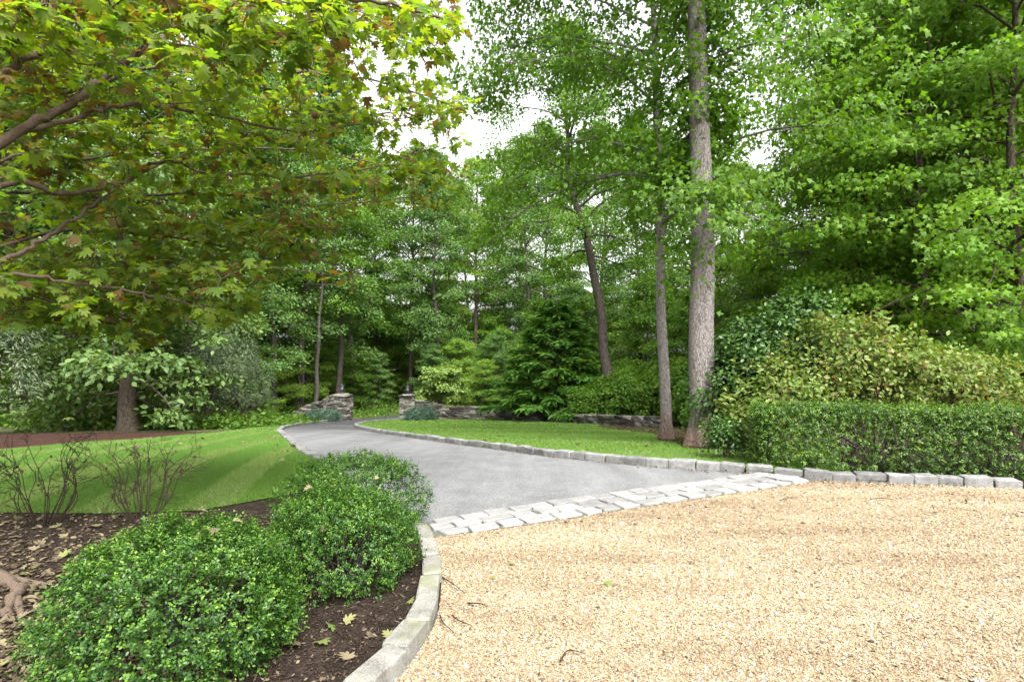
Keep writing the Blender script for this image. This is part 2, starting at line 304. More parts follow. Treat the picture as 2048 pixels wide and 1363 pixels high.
def tube(pts, rad, sides=6, flare=0, lobes=5, seed=0):
    pts = np.asarray(pts, float); rad = np.asarray(rad, float); n = len(pts)
    t = unit(np.gradient(pts, axis=0)); ref = np.array([1.0, 0, 0]) if abs(t[:, 0]).mean() < .7 else np.array([0, 1.0, 0])
    u = unit(np.cross(t, ref)); w = np.cross(t, u)
    a = np.arange(sides) / sides * 2 * math.pi
    rr = np.repeat(rad[:, None], sides, 1)
    if flare:
        hgt = pts[:, 2] - pts[0, 2]
        rr = rr * (1 + np.exp(-hgt / (rad[0] * .9))[:, None] * (flare * (.55 + .45 * np.cos(lobes * a + seed) + .25 * np.cos((lobes - 2) * a + 2 * seed)))[None])
        rr = rr * (1 + .03 * np.sin(3 * a[None] + hgt[:, None] * .9 + seed))
    V = pts[:, None] + rr[:, :, None] * (u[:, None] * np.cos(a)[None, :, None] + w[:, None] * np.sin(a)[None, :, None])
    i = np.arange(n - 1)[:, None]; j = np.arange(sides)[None]; j2 = (j + 1) % sides
    F = np.stack([np.broadcast_to(x, (n - 1, sides)) for x in (i * sides + j, i * sides + j2, (i + 1) * sides + j2, (i + 1) * sides + j)], -1).reshape(-1, 4)
    F = np.concatenate([F[:, [0, 1, 2]], F[:, [0, 2, 3]]])
    return V.reshape(-1, 3), F
def smooth_path(pts, n=None, per=5):
    """Catmull-Rom through pts (rows may carry a radius as 4th column)"""
    P = np.asarray(pts, float); P = np.vstack([2 * P[0] - P[1], P, 2 * P[-1] - P[-2]]); out = []
    for i in range(1, len(P) - 2):
        for t in np.arange(per) / per:
            a, b, c, d = P[i-1], P[i], P[i+1], P[i+2]
            out.append(.5 * (2*b + (c-a)*t + (2*a-5*b+4*c-d)*t*t + (3*b-a-3*c+d)*t**3))
    out.append(P[-2]); return np.array(out)

# ------------------------------------------------------------------ object helpers
def thing(name, label, category, loc=(0, 0, 0), rz=0.0, s=1.0, group=None):
    o = bpy.data.objects.new(name, None); COL.objects.link(o); o.empty_display_size = .1
    o.location = tuple(float(v) for v in loc); o.rotation_euler = (0, 0, rz); o.scale = (s, s, s) if np.isscalar(s) else s
    o['label'] = label; o['category'] = category
    if group: o['group'] = group
    return o
def part(name, me, parent=None, kind=None, mat=None):
    o = bpy.data.objects.new(name, me); COL.objects.link(o)
    if parent is not None: o.parent = parent
    if kind: o['kind'] = kind
    if mat is not None: o.matrix_local = mat
    return o
def single(name, me, label, category, group=None, loc=(0, 0, 0)):
    o = part(name, me); o.location = tuple(float(v) for v in loc); o['label'] = label; o['category'] = category
    if group: o['group'] = group
    return o
def structure(name, me): return part(name, me, None, 'structure')
def tree(name, label, category, meshes, loc, rz=0.0, s=1.0, group=None):
    t = thing(name, label, category, loc, rz, s, group)
    for pn, me in meshes.items(): part(pn, me, t)
    return t

def place_M(pos, nrm, d, s):
    Rm = frames(np.array([nrm], float), np.array([d], float))[0]; M = Matrix.Identity(4)
    for a_ in range(3):
        for b_ in range(3): M[a_][b_] = float(Rm[a_][b_] * s)
        M[a_][3] = float(pos[a_])
    return M
# flat sheets that follow the terrain: polygon in XY, cut along the terrain's break lines
def sheet(name, poly, off, mat, step=.5, dx=None):
    bm = bmesh.new(); vs = [bm.verts.new((p[0], p[1], 0)) for p in poly]
    bm.faces.new(vs); bmesh.ops.triangulate(bm, faces=bm.faces[:])
    y0, y1 = min(p[1] for p in poly), max(p[1] for p in poly)
    for y in _ys:
        if y0 < y < y1: bmesh.ops.bisect_plane(bm, geom=bm.verts[:] + bm.edges[:] + bm.faces[:], plane_co=(0, float(y), 0), plane_no=(0, 1, 0), dist=1e-5)
    for v in bm.verts: v.co.z = float(zg(v.co.y)) + off
    bmesh.ops.recalc_face_normals(bm, faces=bm.faces[:])
    bm.normal_update()
    if sum(f.normal.z for f in bm.faces) < 0: bmesh.ops.reverse_faces(bm, faces=bm.faces[:])
    me = bpy.data.meshes.new(name); bm.to_mesh(me); bm.free(); me.materials.append(MATS[mat]); return me
def inside(poly, x, y):
    P = np.asarray(poly)[:, :2]; c = np.zeros(len(x), bool); j = len(P) - 1
    for i in range(len(P)):
        xi, yi, xj, yj = *P[i], *P[j]
        with np.errstate(divide='ignore', invalid='ignore'):
            c ^= ((yi > y) != (yj > y)) & (x < (xj - xi) * (y - yi) / (yj - yi) + xi)
        j = i
    return c

# ================================================================== LAYOUT LINES (on the ground)
def line(pts, per=4): return smooth_path([gp(*p)[:2] for p in pts], per=per)
right_edge = line([(2300, 995), (2048, 980), (1900, 973), (1750, 967), (1640, 962), (1560, 954), (1480, 946), (1400, 941), (1300, 934), (1200, 924), (1100, 914), (1000, 900), (900, 887), (800, 872), (745, 864), (718, 858)])
nose = line([(718, 858), (709, 854), (714, 849.5), (740, 845), (785, 841), (806, 838.5)])
left_far = line([(620, 912), (592, 888), (572, 872), (564, 863), (574, 855.5), (608, 848.5), (650, 843.5), (692, 839.5)])
left_mid = smooth_path([gp(853, 1058)[:2], np.array([-1.55, 6.0]), np.array([-2.55, 7.6]), gp(620, 912)[:2]], per=5)
bed_edge = smooth_path([(-.75, 1.55), (-.56, 2.25), gp(793, 1363)[:2], gp(866, 1260)[:2], gp(882, 1180)[:2], gp(874, 1120)[:2], gp(856, 1066)[:2]], per=4)
strip_top = [gp(853, 1047)[:2], gp(1000, 1022)[:2], gp(1200, 992)[:2], gp(1400, 966)[:2], gp(1520, 948)[:2]]
strip_bot = [gp(862, 1078)[:2], gp(1020, 1058)[:2], gp(1250, 1022)[:2], gp(1450, 992)[:2], gp(1640, 963)[:2]]
gate_l, gate_r = gp(684, 840), gp(815, 838.5)

# ================================================================== GROUND
structure('ground', sheet('ground', [(-260, -30), (260, -30), (260, 400), (-260, 400)], -.03, 'forest_floor'))
gravel_poly = [tuple(p) for p in strip_bot] + [tuple(p) for p in right_edge[::-1] if p[0] > strip_bot[-1][0]] + [(14, 5.0), (14, -4), (-1.2, -4), (-.8, 1.2)] + [tuple(p) for p in bed_edge]
structure('gravel_court', sheet('gravel_court', gravel_poly, .012, 'gravel_bed'))
road_far_l = [gp(692, 839.5)[:2] + np.array([.3, .3]), np.array([-9.2, 40.5]), np.array([-6.5, 44.5]), np.array([-1, 48.0]), np.array([10, 50.5]), np.array([30, 51.0])]
road_far_r = [np.array([30, 47.5]), np.array([10, 47.0]), np.array([0.5, 44.2]), np.array([-4.0, 41.0]), np.array([-6.2, 38.0])]
rl = [p for p in right_edge[::1] if p[1] > 6.6 and p[0] < 4.4]
road_poly = [tuple(p) for p in strip_top[::-1]] + [tuple(p) for p in left_mid] + [tuple(p) for p in left_far[1:]] + [tuple(p) for p in smooth_path(road_far_l[1:], per=3)] + \
            [tuple(p) for p in smooth_path(road_far_r, per=3)] + [tuple(p) for p in nose[::-1]] + [tuple(p) for p in rl[::-1]]
structure('driveway', sheet('driveway', road_poly, .006, 'asphalt'))
strip_poly = [tuple(p) for p in strip_top] + [tuple(p) for p in strip_bot[::-1]]
strip = structure('cobble_strip', sheet('cobble_strip', strip_poly, .016, 'mortar'))
lawn_l_edge_far = [gp(x, y)[:2] for x, y in [(-260, 925), (-120, 914), (0, 905), (150, 891), (300, 880), (420, 869), (520, 856), (575, 848)]]
lawn_l_edge_near = [np.array([-9, 5.2])] + [gp(x, y)[:2] for x, y in [(0, 1034), (200, 1036), (400, 1030), (560, 1000)]] + [np.array([-1.75, 6.2])]
lawn_l = [tuple(p) for p in lawn_l_edge_near] + [tuple(p) for p in left_mid[9:]] + [tuple(p) for p in left_far[1:18]] + [tuple(p) for p in lawn_l_edge_far[::-1]]
structure('lawn_left', sheet('lawn_left', lawn_l, .045, 'lawn_soil'))
lawn_r_far = [gp(x, y)[:2] for x, y in [(815, 838.6), (860, 840), (980, 841.5), (1090, 845), (1200, 852), (1300, 859), (1420, 866), (1520, 880)]] + [np.array([6.3, 9.5]), np.array([4.7, 8.2])]
lr_front = [p for p in right_edge if p[0] < 4.0]
lawn_r = [tuple(p) for p in lr_front] + [tuple(p) for p in nose[1:-1]] + [tuple(p) for p in lawn_r_far]
structure('lawn_right', sheet('lawn_right', lawn_r, .055, 'lawn_soil'))
bed_l = [tuple(p) for p in bed_edge] + [tuple(p) for p in left_mid[:10]] + [(-1.75, 6.3)] + [tuple(p + np.array([0, .12])) for p in lawn_l_edge_near[::-1][1:]] + [(-9, -3), (-1.2, -3)]
structure('mulch_bed_left', sheet('mulch_bed_left', bed_l, .035, 'mulch'))
hedge_front = [p for p in right_edge if p[0] > 2.9]
bed_r = [tuple(p) for p in hedge_front] + [(4.3, 8.0), (6.2, 9.6), (8, 12.5), (22, 13), (22, 5.3)]
structure('mulch_bed_right', sheet('mulch_bed_right', bed_r, .04, 'mulch'))
mi = [tuple(p + np.array([0, -.15])) for p in lawn_l_edge_far[:6]] + [tuple(gp(440, 863)[:2])] + [tuple(gp(x, y)[:2]) for x, y in [(300, 866), (200, 866), (60, 868), (-260, 875)]]
structure('mulch_island', sheet('mulch_island', mi, .02, 'red_mulch'))
MOULD = [tuple(gp(x, y)[:2]) for x, y in [(1195, 858), (1310, 872), (1318, 886), (1352, 890), (1366, 902), (1400, 907), (1450, 905), (1472, 890), (1420, 864), (1300, 857), (1200, 851)]]
structure('leaf_mould', sheet('leaf_mould', MOULD, .062, 'red_mulch'))

# ------------------------------------------------------------------ shaped stones
def stone_mesh(seed, mat, jit=.05, bev=.10):
    rs = random.Random(seed); bm = bmesh.new(); bmesh.ops.create_cube(bm, size=1)
    for v in bm.verts: v.co += Vector((rs.uniform(-jit, jit), rs.uniform(-jit, jit), rs.uniform(-jit, jit)))
    bmesh.ops.bevel(bm, geom=bm.edges[:], offset=bev, segments=2, affect='EDGES', profile=.55)
    for v in bm.verts: v.co += Vector((rs.uniform(-1, 1), rs.uniform(-1, 1), rs.uniform(-1, 1))) * jit * .35
    for v in bm.verts: v.co.z += .5
    me = bpy.data.meshes.new('stone'); bm.to_mesh(me); bm.free(); me.materials.append(MATS[mat])
    return me
KERB_ST = [stone_mesh(i, 'granite', .055, .10) for i in range(7)]
BED_ST = [stone_mesh(20 + i, 'granite_mossy', .045, .07) for i in range(6)]
COB_ST = [stone_mesh(40 + i, 'cobble', .07, .10) for i in range(7)]
WALL_ST = [stone_mesh(60 + i, 'fieldstone', .09, .10) for i in range(8)]
def put_stone(meshes, x, y, z, ang, L, W, H, parent, rs, tilt=.02, name='stone', pitch=0.0):
    M = Matrix.Translation((x, y, z)) @ Matrix.Rotation(ang, 4, 'Z') @ Matrix.Rotation(rs.uniform(-tilt, tilt), 4, 'X') @ Matrix.Rotation(rs.uniform(-tilt, tilt) + pitch, 4, 'Y') @ Matrix.Diagonal((L, W, H, 1))
    return part(name, rs.choice(meshes), parent, None, M)
def kerb_run(name, path, meshes, lens, W, H, side, seed, gap=.007, sink=.06, zoff=0.0, rough=.009):
    k = bpy.data.objects.new(name, None); COL.objects.link(k); k['kind'] = 'structure'; rs = random.Random(seed)
    P = np.asarray(path); seg = np.linalg.norm(np.diff(P, axis=0), axis=1); s = np.concatenate([[0], np.cumsum(seg)]); d = 0
    while d < s[-1] - .08:
        L = min(rs.uniform(*lens), s[-1] - d); m = d + L / 2
        x, y = np.interp(m, s, P[:, 0]), np.interp(m, s, P[:, 1]); x2, y2 = np.interp(m + .05, s, P[:, 0]), np.interp(m + .05, s, P[:, 1])
        x1, y1 = np.interp(m - .05, s, P[:, 0]), np.interp(m - .05, s, P[:, 1])
        a = math.atan2(y2 - y1, x2 - x1); nx, ny = -math.sin(a) * side, math.cos(a) * side
        w = W * rs.uniform(.92, 1.08); off = w / 2 + rs.uniform(-rough, rough)
        x, y = x + nx * off, y + ny * off
        sl = float(_slope(y)) * math.sin(a)
        put_stone(meshes, x, y, float(zg(y)) - sink + zoff, a, L - gap, w, H + sink + rs.uniform(-.012, .012), k, rs, .025, 'kerb_stone', -math.atan(sl))
        d += L
    return k
kerb_run('kerb', np.vstack([right_edge[4:], nose[1:]]), KERB_ST, (.25, .34), .14, .11, -1, 1)
kerb_run('kerb', np.vstack([left_mid[2:], left_far[1:]]), KERB_ST, (.24, .34), .14, .09, 1, 2)
kerb_run('kerb', bed_edge, BED_ST, (.26, .38), .115, .10, 1, 3, gap=.011, rough=.007)
# cobbles of the apron between driveway and gravel, three to four courses
rs = random.Random(11)
ST, SB = smooth_path(strip_top, per=12), smooth_path(strip_bot, per=12)
def along(P, f):
    s = np.concatenate([[0], np.cumsum(np.linalg.norm(np.diff(P, axis=0), axis=1))]); s /= s[-1]
    return np.array([np.interp(f, s, P[:, 0]), np.interp(f, s, P[:, 1])])
LEN = np.linalg.norm(np.diff(ST, axis=0), axis=1).sum()
for row in range(3):
    d = rs.uniform(0, .15)
    while d < LEN - .1:
        L = rs.uniform(.19, .30); f = (d + L / 2) / LEN; fa, fb = max(0, f - .01), min(1, f + .01); q = (row + .5) / 3
        c = along(ST, f) * (1 - q) + along(SB, f) * q; t = (along(ST, fb) - along(ST, fa)) * (1 - q) + (along(SB, fb) - along(SB, fa)) * q
        wid = np.linalg.norm(along(ST, f) - along(SB, f)) * .93 / 3
        put_stone(COB_ST, c[0], c[1], float(zg(c[1])) - .05, math.atan2(t[1], t[0]), L - rs.uniform(.004, .013), wid - rs.uniform(.004, .010), .085 + rs.uniform(-.006, .006), strip, rs, .03, 'cobble')
        d += L

# ================================================================== GATE: walls, pillars, lanterns
def wall(name, label, path, hfun, thick, course, lens, seed, cap=True, coretop=.03):
    t = thing(name, label, 'wall', (path[0][0], path[0][1], float(zg(path[0][1])))); O = np.array([path[0][0], path[0][1], float(zg(path[0][1]))])
    rs = random.Random(seed); P = np.asarray(path); s = np.concatenate([[0], np.cumsum(np.linalg.norm(np.diff(P, axis=0), axis=1))])
    ipt = lambda m: (np.interp(m, s, P[:, 0]), np.interp(m, s, P[:, 1]))
    # solid core, set back from the stone faces
    n = max(4, int(s[-1] / .4)); V, F = [], []
    for i in range(n + 1):
        m = s[-1] * i / n; x, y = ipt(m); a = math.atan2(ipt(m + .1)[1] - ipt(m - .1)[1], ipt(m + .1)[0] - ipt(m - .1)[0])
        nx, ny = -math.sin(a) * (thick / 2 - .05), math.cos(a) * (thick / 2 - .05); z0 = float(zg(y)) - .1; z1 = float(zg(y)) + hfun(m / s[-1]) - coretop - .06
        for q in ((x + nx, y + ny, z0), (x + nx, y + ny, z1), (x - nx, y - ny, z1), (x - nx, y - ny, z0)): V.append(np.array(q) - O)
    for i in range(n):
        for j in range(4): a, b = i * 4 + j, i * 4 + (j + 1) % 4; F += [[a, b, b + 4], [a, b + 4, a + 4]]
    F += [[0, 1, 2], [0, 2, 3], [n*4, n*4+2, n*4+1], [n*4, n*4+3, n*4+2]]
    part('core', mesh_np('core', np.array(V), np.array(F), 'wall_core'), t)
    nc = int(max(hfun(f) for f in np.linspace(0, 1, 20)) / course) + 1
    for c in range(nc):
        d = rs.uniform(-.1, 0)
        while d < s[-1] - .05:
            L = rs.uniform(*lens); m = min(max(d + L / 2, 0), s[-1]); h = hfun(m / s[-1]); z = c * course
            last = h - z < course * 1.5
            if z < h - .02:
                x, y = ipt(m); a = math.atan2(ipt(m + .1)[1] - ipt(m - .1)[1], ipt(m + .1)[0] - ipt(m - .1)[0])
                put_stone(WALL_ST, x - O[0], y - O[1], float(zg(y)) + z - O[2] - .02, a, L - .012, thick * rs.uniform(.93, 1.06) * (1.06 if last and cap else 1), min(course, h - z + .02) * rs.uniform(.88, 1.02), t, rs, .03, 'stone')
            d += L
    return t
g2 = lambda px, py: gp(px, py)[:2]
wr1 = smooth_path([g2(836, 838.8), g2(900, 839.5), g2(1000, 841), g2(1092, 844)], per=6)
wall('stone_wall', 'weathered dry-stacked fieldstone wall running from the gate pillar with the lantern to the dark conifer', wr1,
     lambda f: float(np.interp(f, [0, .06, .16, .22, 1], [1.2, 1.1, .9, .82, .78])), .45, .105, (.26, .62), 5)
wr2 = smooth_path([g2(1104, 845), g2(1180, 849.5), g2(1250, 854), g2(1320, 858.5)], per=6)
wall('stone_wall', 'low shaded fieldstone wall under the conifer and shrubs behind the two lawn trunks', wr2, lambda f: .44, .45, .12, (.32, .7), 6)
wl1 = smooth_path([g2(667, 840), g2(640, 839.5), g2(610, 839.5), g2(586, 840)], per=6)
wall('stone_wall', 'curved fieldstone wing wall sloping down to the ground beside the left gate pillar', wl1,
     lambda f: float(np.interp(f, [0, .2, .26, .5, .8, 1], [1.35, 1.3, 1.14, 1.06, .78, .36])), .45, .105, (.24, .55), 7)
def pillar(label, c, ang, seed, W=.92, H=1.40):
    t = thing('gate_pillar', label, 'pillar', (c[0], c[1], float(zg(c[1]))), ang); rs = random.Random(seed)
    bm = bmesh.new(); bmesh.ops.create_cube(bm, size=1)
    for v in bm.verts: v.co = Vector((v.co.x * (W - .14), v.co.y * (W - .14), (v.co.z + .5) * (H - .02) - .05))
    me = bpy.data.meshes.new('core'); bm.to_mesh(me); bm.free(); me.materials.append(MATS['wall_core']); part('core', me, t)
    z = -.04; ci = 0
    while z < H - .05:
        hc = rs.uniform(.085, .14)
        for sd_ in range(4):
            a = sd_ * math.pi / 2; d = -W / 2 + (.0 if ci % 2 else .22); e = W / 2 - (.22 if ci % 2 else 0.0)
            while d < e - .06:
                L = min(rs.uniform(.2, .46), e - d)
                if e - d - L < .1: L = e - d
                off = W / 2 - .11 + rs.uniform(-.015, .02); lx, ly = d + L / 2, -off
                x, y = lx * math.cos(a) - ly * math.sin(a), lx * math.sin(a) + ly * math.cos(a)
                put_stone(WALL_ST, x, y, z, a, L - .01, .22, hc * rs.uniform(.9, .99), t, rs, .03, 'stone'); d += L
        z += hc; ci += 1
    for (w, zz, h) in ((W + .12, H, .08), (W * .62, H + .08, .07)):
        put_stone(WALL_ST, 0, 0, zz, rs.uniform(-.05, .05), w, w, h, t, rs, .01, 'capstone')
    return t
pillar('squat fieldstone gate pillar at the end of the sloping wing wall, left of the driveway', gate_l, R(-12), 21)
pillar('squat fieldstone gate pillar joined to the long stone wall, right of the driveway', gate_r, R(8), 22)
def lathe(prof, sides, mat, name, rot=0):
    n = len(prof); a = np.arange(sides) / sides * 2 * math.pi + rot
    V = np.array([[r * math.cos(t), r * math.sin(t), z] for r, z in prof for t in a]); F = []
    for i in range(n - 1):
        for j in range(sides):
            p, q = i * sides + j, i * sides + (j + 1) % sides; F += [[p, q, q + sides], [p, q + sides, p + sides]]
    return mesh_np(name, V, np.array(F), mat)
def lantern(label, c):
    z = float(zg(c[1])) + 1.55; t = thing('gate_lantern', label, 'lantern', (c[0], c[1], z), R(10), 1.15); r4 = math.pi / 4
    part('base', lathe([(0, 0), (.13, 0), (.13, .03), (.05, .06), (.04, .11), (.10, .13), (.10, .145), (0, .145)], 8, 'black_metal', 'base'), t)
    part('glass', lathe([(.09, .146), (.145, .36), (0, .36)], 4, 'lamp_glass', 'glass', r4), t)
    fr = [tube([(.093 * math.cos(a), .093 * math.sin(a), .146), (.148 * math.cos(a), .148 * math.sin(a), .362)], [.012, .012], 4) for a in (r4, 3 * r4, 5 * r4, 7 * r4)]
    V, F, _ = cat(fr); part('frame', mesh_np('frame', V, F, 'black_metal'), t)
    part('roof', lathe([(0, .361), (.20, .361), (.20, .375), (.075, .44), (.06, .47), (.02, .49), (.028, .51), (0, .53)], 4, 'black_metal', 'roof', r4), t)
lantern('dark metal lantern on top of the left gate pillar', gate_l)
lantern('dark metal lantern on the pillar joined to the long stone wall', gate_r)

# ================================================================== TREE GENERATORS
def grow(seed, H, r0, base, Rmax, prof, nl, ns, nlf, T, ls, leaf, bark, spray=.55, flat=.3, elev=(2, 60), droop=.25, lean=(0, 0), top=.97, sides=8, updir=.6, flare=.5, keep=None, wob=.12, extra=None, bare=0.0, clump=.5, face=.35):
    g = np.random.default_rng(seed)
    n = 12; hh = np.linspace(0, H, n); w = np.cumsum(g.normal(0, wob, (n, 2)), axis=0); w -= w[0]
    tp = np.stack([w[:, 0] + lean[0] * (hh / H) ** 1.3, w[:, 1] + lean[1] * (hh / H) ** 1.3, hh], -1); tp = smooth_path(tp, per=3)
    tr = r0 * (1 - .93 * (tp[:, 2] / H) ** 1.05).clip(.02)
    wood = [tube(tp, tr, sides + 4, flare, 5, seed)]; SP, SD = [], []
    for i in range(nl):
        u = (i + g.uniform(0, 1)) / nl; h = base + (H * top - base) * u; az = i * 2.399 + g.normal(0, .4)
        L = Rmax * prof(u) * g.uniform(.7, 1.1)
        if L < .25: continue
        o = np.array([np.interp(h, tp[:, 2], tp[:, k]) for k in range(3)]); rr = float(np.interp(h, tp[:, 2], tr))
        e = R(elev[0] + (elev[1] - elev[0]) * u + g.normal(0, 7)); dh = np.array([math.cos(az), math.sin(az), 0])
        if keep is not None and not keep(o, dh, L, g): continue
        t = np.linspace(0, 1, 6)[:, None]
        p = o + L * (t * dh * math.cos(e) + np.array([0, 0, 1]) * (t * math.sin(e) - droop * t ** 2 * .6 + .12 * np.sin(t * 3)))
        p[1:] += np.cumsum(g.normal(0, L * .025, (5, 3)), axis=0)
        lr = min(rr * .55, .02 + L * .014); wood.append(tube(p, np.linspace(lr, .006, 6), 5))
        for j in range(ns):
            tt = g.uniform(.22 + bare, 1) if j else 1.0
            b = np.array([np.interp(tt, t[:, 0], p[:, k]) for k in range(3)])
            sgn = 1 if j % 2 else -1; side = np.array([-dh[1], dh[0], 0]) * sgn
            dd = unit(dh * g.uniform(.3, 1) + side * g.uniform(.3, 1.1) + np.array([0, 0, g.uniform(-.15, .35)])); tl = (L * g.uniform(.16, .34) * (1.25 - .5 * tt) + .25)
            q = b + dd * tl * np.linspace(0, 1, 4)[:, None] + np.array([0, 0, -.12 * tl]) * (np.linspace(0, 1, 4) ** 2)[:, None]
            wood.append(tube(q, np.linspace(max(.007, lr * .4), .004, 4), 3))
            for f in (.45, 1.0): SP.append(q[0] * (1 - f) + q[3] * f); SD.append(dd)
    if extra is not None:
        for e_ in extra(g): SP.append(e_[0]); SD.append(e_[1])
    SP, SD = np.array(SP), np.array(SD); S = len(SP)
    N = S * nlf; idx = np.repeat(np.arange(S), nlf)
    ss = spray * g.uniform(.6, 1.25, S)
    rr = g.uniform(0, 1, N) ** .55; th = g.uniform(0, 2 * math.pi, N)
    off = np.stack([rr * np.cos(th), rr * np.sin(th), g.normal(0, flat, N) - .30 * rr ** 2], -1) * ss[idx][:, None]
    pos = SP[idx] + off
    out = unit(pos * np.array([1, 1, 0]) - np.array([tp[-1, 0] * .3, tp[-1, 1] * .3, 0]))
    nrm = np.array([0, 0, updir]) + g.normal(0, .5, (N, 3)) + out * face
    d = unit(off * np.array([1, 1, .2]) + g.normal(0, .25, (N, 3))) + out * .5 + np.array([0, 0, -.55])
    var = np.clip(.5 + (g.uniform(-.5, .5, S)[idx]) * clump + g.uniform(-.5, .5, N) * .6, 0, 1)
    V, F, v = scatter(T, pos, nrm, d, ls * g.uniform(.7, 1.25, N), var)
    wv, wf, _ = cat(wood)
    return {'trunk': mesh_np('trunk', wv, wf, bark, smooth=True), 'crown': mesh_np('crown', V, F, leaf, v)}
oval = lambda u: (math.sin(math.pi * min(1, .18 + .82 * u)) ** .7) if u < .98 else .2
widelow = lambda u: (1 - u) ** .6 * .9 + .12
column = lambda u: .55 + .45 * math.sin(math.pi * u) - .45 * u ** 3
def shrub(seed, blobs, n_sp, nlf, T, ls, leaf, bark, spray=.16, flat=.5, shell=.35, n_stem=14, up=.5, stem_r=.012, droop=-.4, outw=.6, lowcut=.03, clump=.5, noise_amp=.18):
    """blobs: list of ellipsoids (cx,cy,cz,rx,ry,rz) about the shrub's base"""
    g = np.random.default_rng(seed); B = np.array(blobs, float); vol = (B[:, 3] * B[:, 4] * B[:, 5]) ** .67; pick = g.choice(len(B), n_sp, p=vol / vol.sum())
    dv = unit(g.normal(0, 1, (n_sp, 3))); dv[:, 2] = np.where(dv[:, 2] < -.5, -dv[:, 2], dv[:, 2])
    rad = 1 - shell * g.uniform(0, 1, n_sp) ** 1.6
    lump = 1 + noise_amp * (np.sin(dv[:, 0] * 7 + seed) * np.cos(dv[:, 2] * 6 + pick) + .6 * np.sin(dv[:, 1] * 13 + 2 * pick))
    SP = B[pick, :3] + dv * B[pick, 3:] * (rad * lump)[:, None]
    ok = SP[:, 2] > lowcut; SP, dv = SP[ok], dv[ok]; S = len(SP); N = S * nlf; idx = np.repeat(np.arange(S), nlf)
    th = g.uniform(0, 2 * math.pi, N); rr = g.uniform(0, 1, N) ** .5; ss = spray * g.uniform(.6, 1.3, S)
    off = np.stack([rr * np.cos(th), rr * np.sin(th), g.normal(0, flat, N)], -1) * ss[idx][:, None]
    pos = SP[idx] + off; pos[:, 2] = np.maximum(pos[:, 2], .01); o = dv[idx]
    nrm = o * outw + np.array([0, 0, up]) + g.normal(0, .5, (N, 3)); d = unit(off) * .6 + o * .5 + g.normal(0, .3, (N, 3)) + np.array([0, 0, droop])
    var = np.clip(.5 + g.uniform(-.5, .5, S)[idx] * clump + g.uniform(-.5, .5, N) * .6, 0, 1)
    V, F, v = scatter(T, pos, nrm, d, ls * g.uniform(.7, 1.25, N), var)
    wood = []
    for k in range(n_stem):
        e = SP[g.integers(S)] * .96; mid = e * np.array([.45, .45, .55]) + g.normal(0, .04, 3) * np.linalg.norm(e)
        wood.append(tube(smooth_path([np.array([e[0] * .06, e[1] * .06, -.03]), mid, e], per=4), np.linspace(stem_r, stem_r * .3, 9), 5))
    wv, wf, _ = cat(wood)
    return {'stems': mesh_np('stems', wv, wf, bark, smooth=True), 'crown': mesh_np('crown', V, F, leaf, v)}

# ================================================================== BACKGROUND FOREST
print('forest')
TALL = [grow(101, 25, .24, 6.5, 4.6, oval, 46, 6, 46, LEAF2, .20, 'leaf_forest', 'bark_dark', .75, .3, (0, 62)),
        grow(102, 27, .28, 9.0, 5.0, oval, 44, 6, 46, LEAF2, .20, 'leaf_light', 'bark_brown', .8, .3, (5, 65)),
        grow(103, 24, .20, 4.5, 3.8, column, 48, 5, 46, LEAF2, .19, 'leaf_forest_blue', 'bark_dark', .7, .28, (-8, 50))]
SMALL = [grow(111, 8.5, .09, .9, 3.0, widelow, 30, 6, 42, LEAF2, .15, 'leaf_forest', 'bark_dark', .5, .22, (-4, 45), wob=.1),
         grow(112, 7.0, .08, .7, 2.6, oval, 28, 6, 42, LEAF2, .14, 'leaf_light', 'bark_brown', .48, .2, (0, 50), wob=.1),
         grow(113, 10, .10, 1.4, 2.9, oval, 32, 6, 42, LEAF2, .15, 'leaf_forest_blue', 'bark_dark', .5, .22, (0, 50), wob=.12)]
LBL_T = {'left': 'tall tree behind the left lawn', 'gate': 'tall tree beyond the stone gate', 'right': 'tall tree behind the hedge and lawn trunks'}
KT = ['dense dark green crown', 'lighter yellow-green crown, high bare trunk', 'narrow bluish green crown']; KS = ['broad dark green sprays', 'pale green rounded crown', 'taller bluish green crown']
LBL_S = {'left': 'understory tree in the wood behind the left lawn', 'gate': 'understory tree beyond the stone gate and wall', 'right': 'understory tree behind the hedge and lawn trunks'}
def zone(px): return 'left' if px < 590 else ('gate' if px < 1200 else 'right')
g = np.random.default_rng(5)
def ftree(px, Y, k, s=1.0, small=False):
    z = zone(px); x, y, zz = ongnd(px, Y, -.06)
    if small: tree('understory_tree', LBL_S[z] + ', ' + KS[k], 'tree', SMALL[k], (x, y, zz), g.uniform(0, 6.28), s, f'understory trees, {z} wood, {KS[k]}')
    else: tree('forest_tree', LBL_T[z] + ', ' + KT[k], 'tree', TALL[k], (x, y, zz), g.uniform(0, 6.28), s * (1.28 if z == 'gate' else 1), f'tall trees, {z} wood, {KT[k]}')
# left wood
for px, Y, k, s in [(-330, 19, 0, 1), (-180, 24, 2, 1), (45, 23, 0, 1.0), (90, 26, 1, .95), (128, 24, 2, 1.1), (-60, 30, 1, 1), (230, 31, 2, 1), (330, 28, 0, 1), (420, 33, 1, 1), (470, 38, 0, 1.05),
                    (300, 42, 1, 1), (150, 40, 0, 1), (10, 42, 2, 1.1), (549, 35, 2, .95), (598, 40, 0, .9), (520, 48, 1, .95), (400, 52, 2, 1), (240, 55, 0, 1), (80, 55, 1, 1)]: ftree(px, Y, k, s)
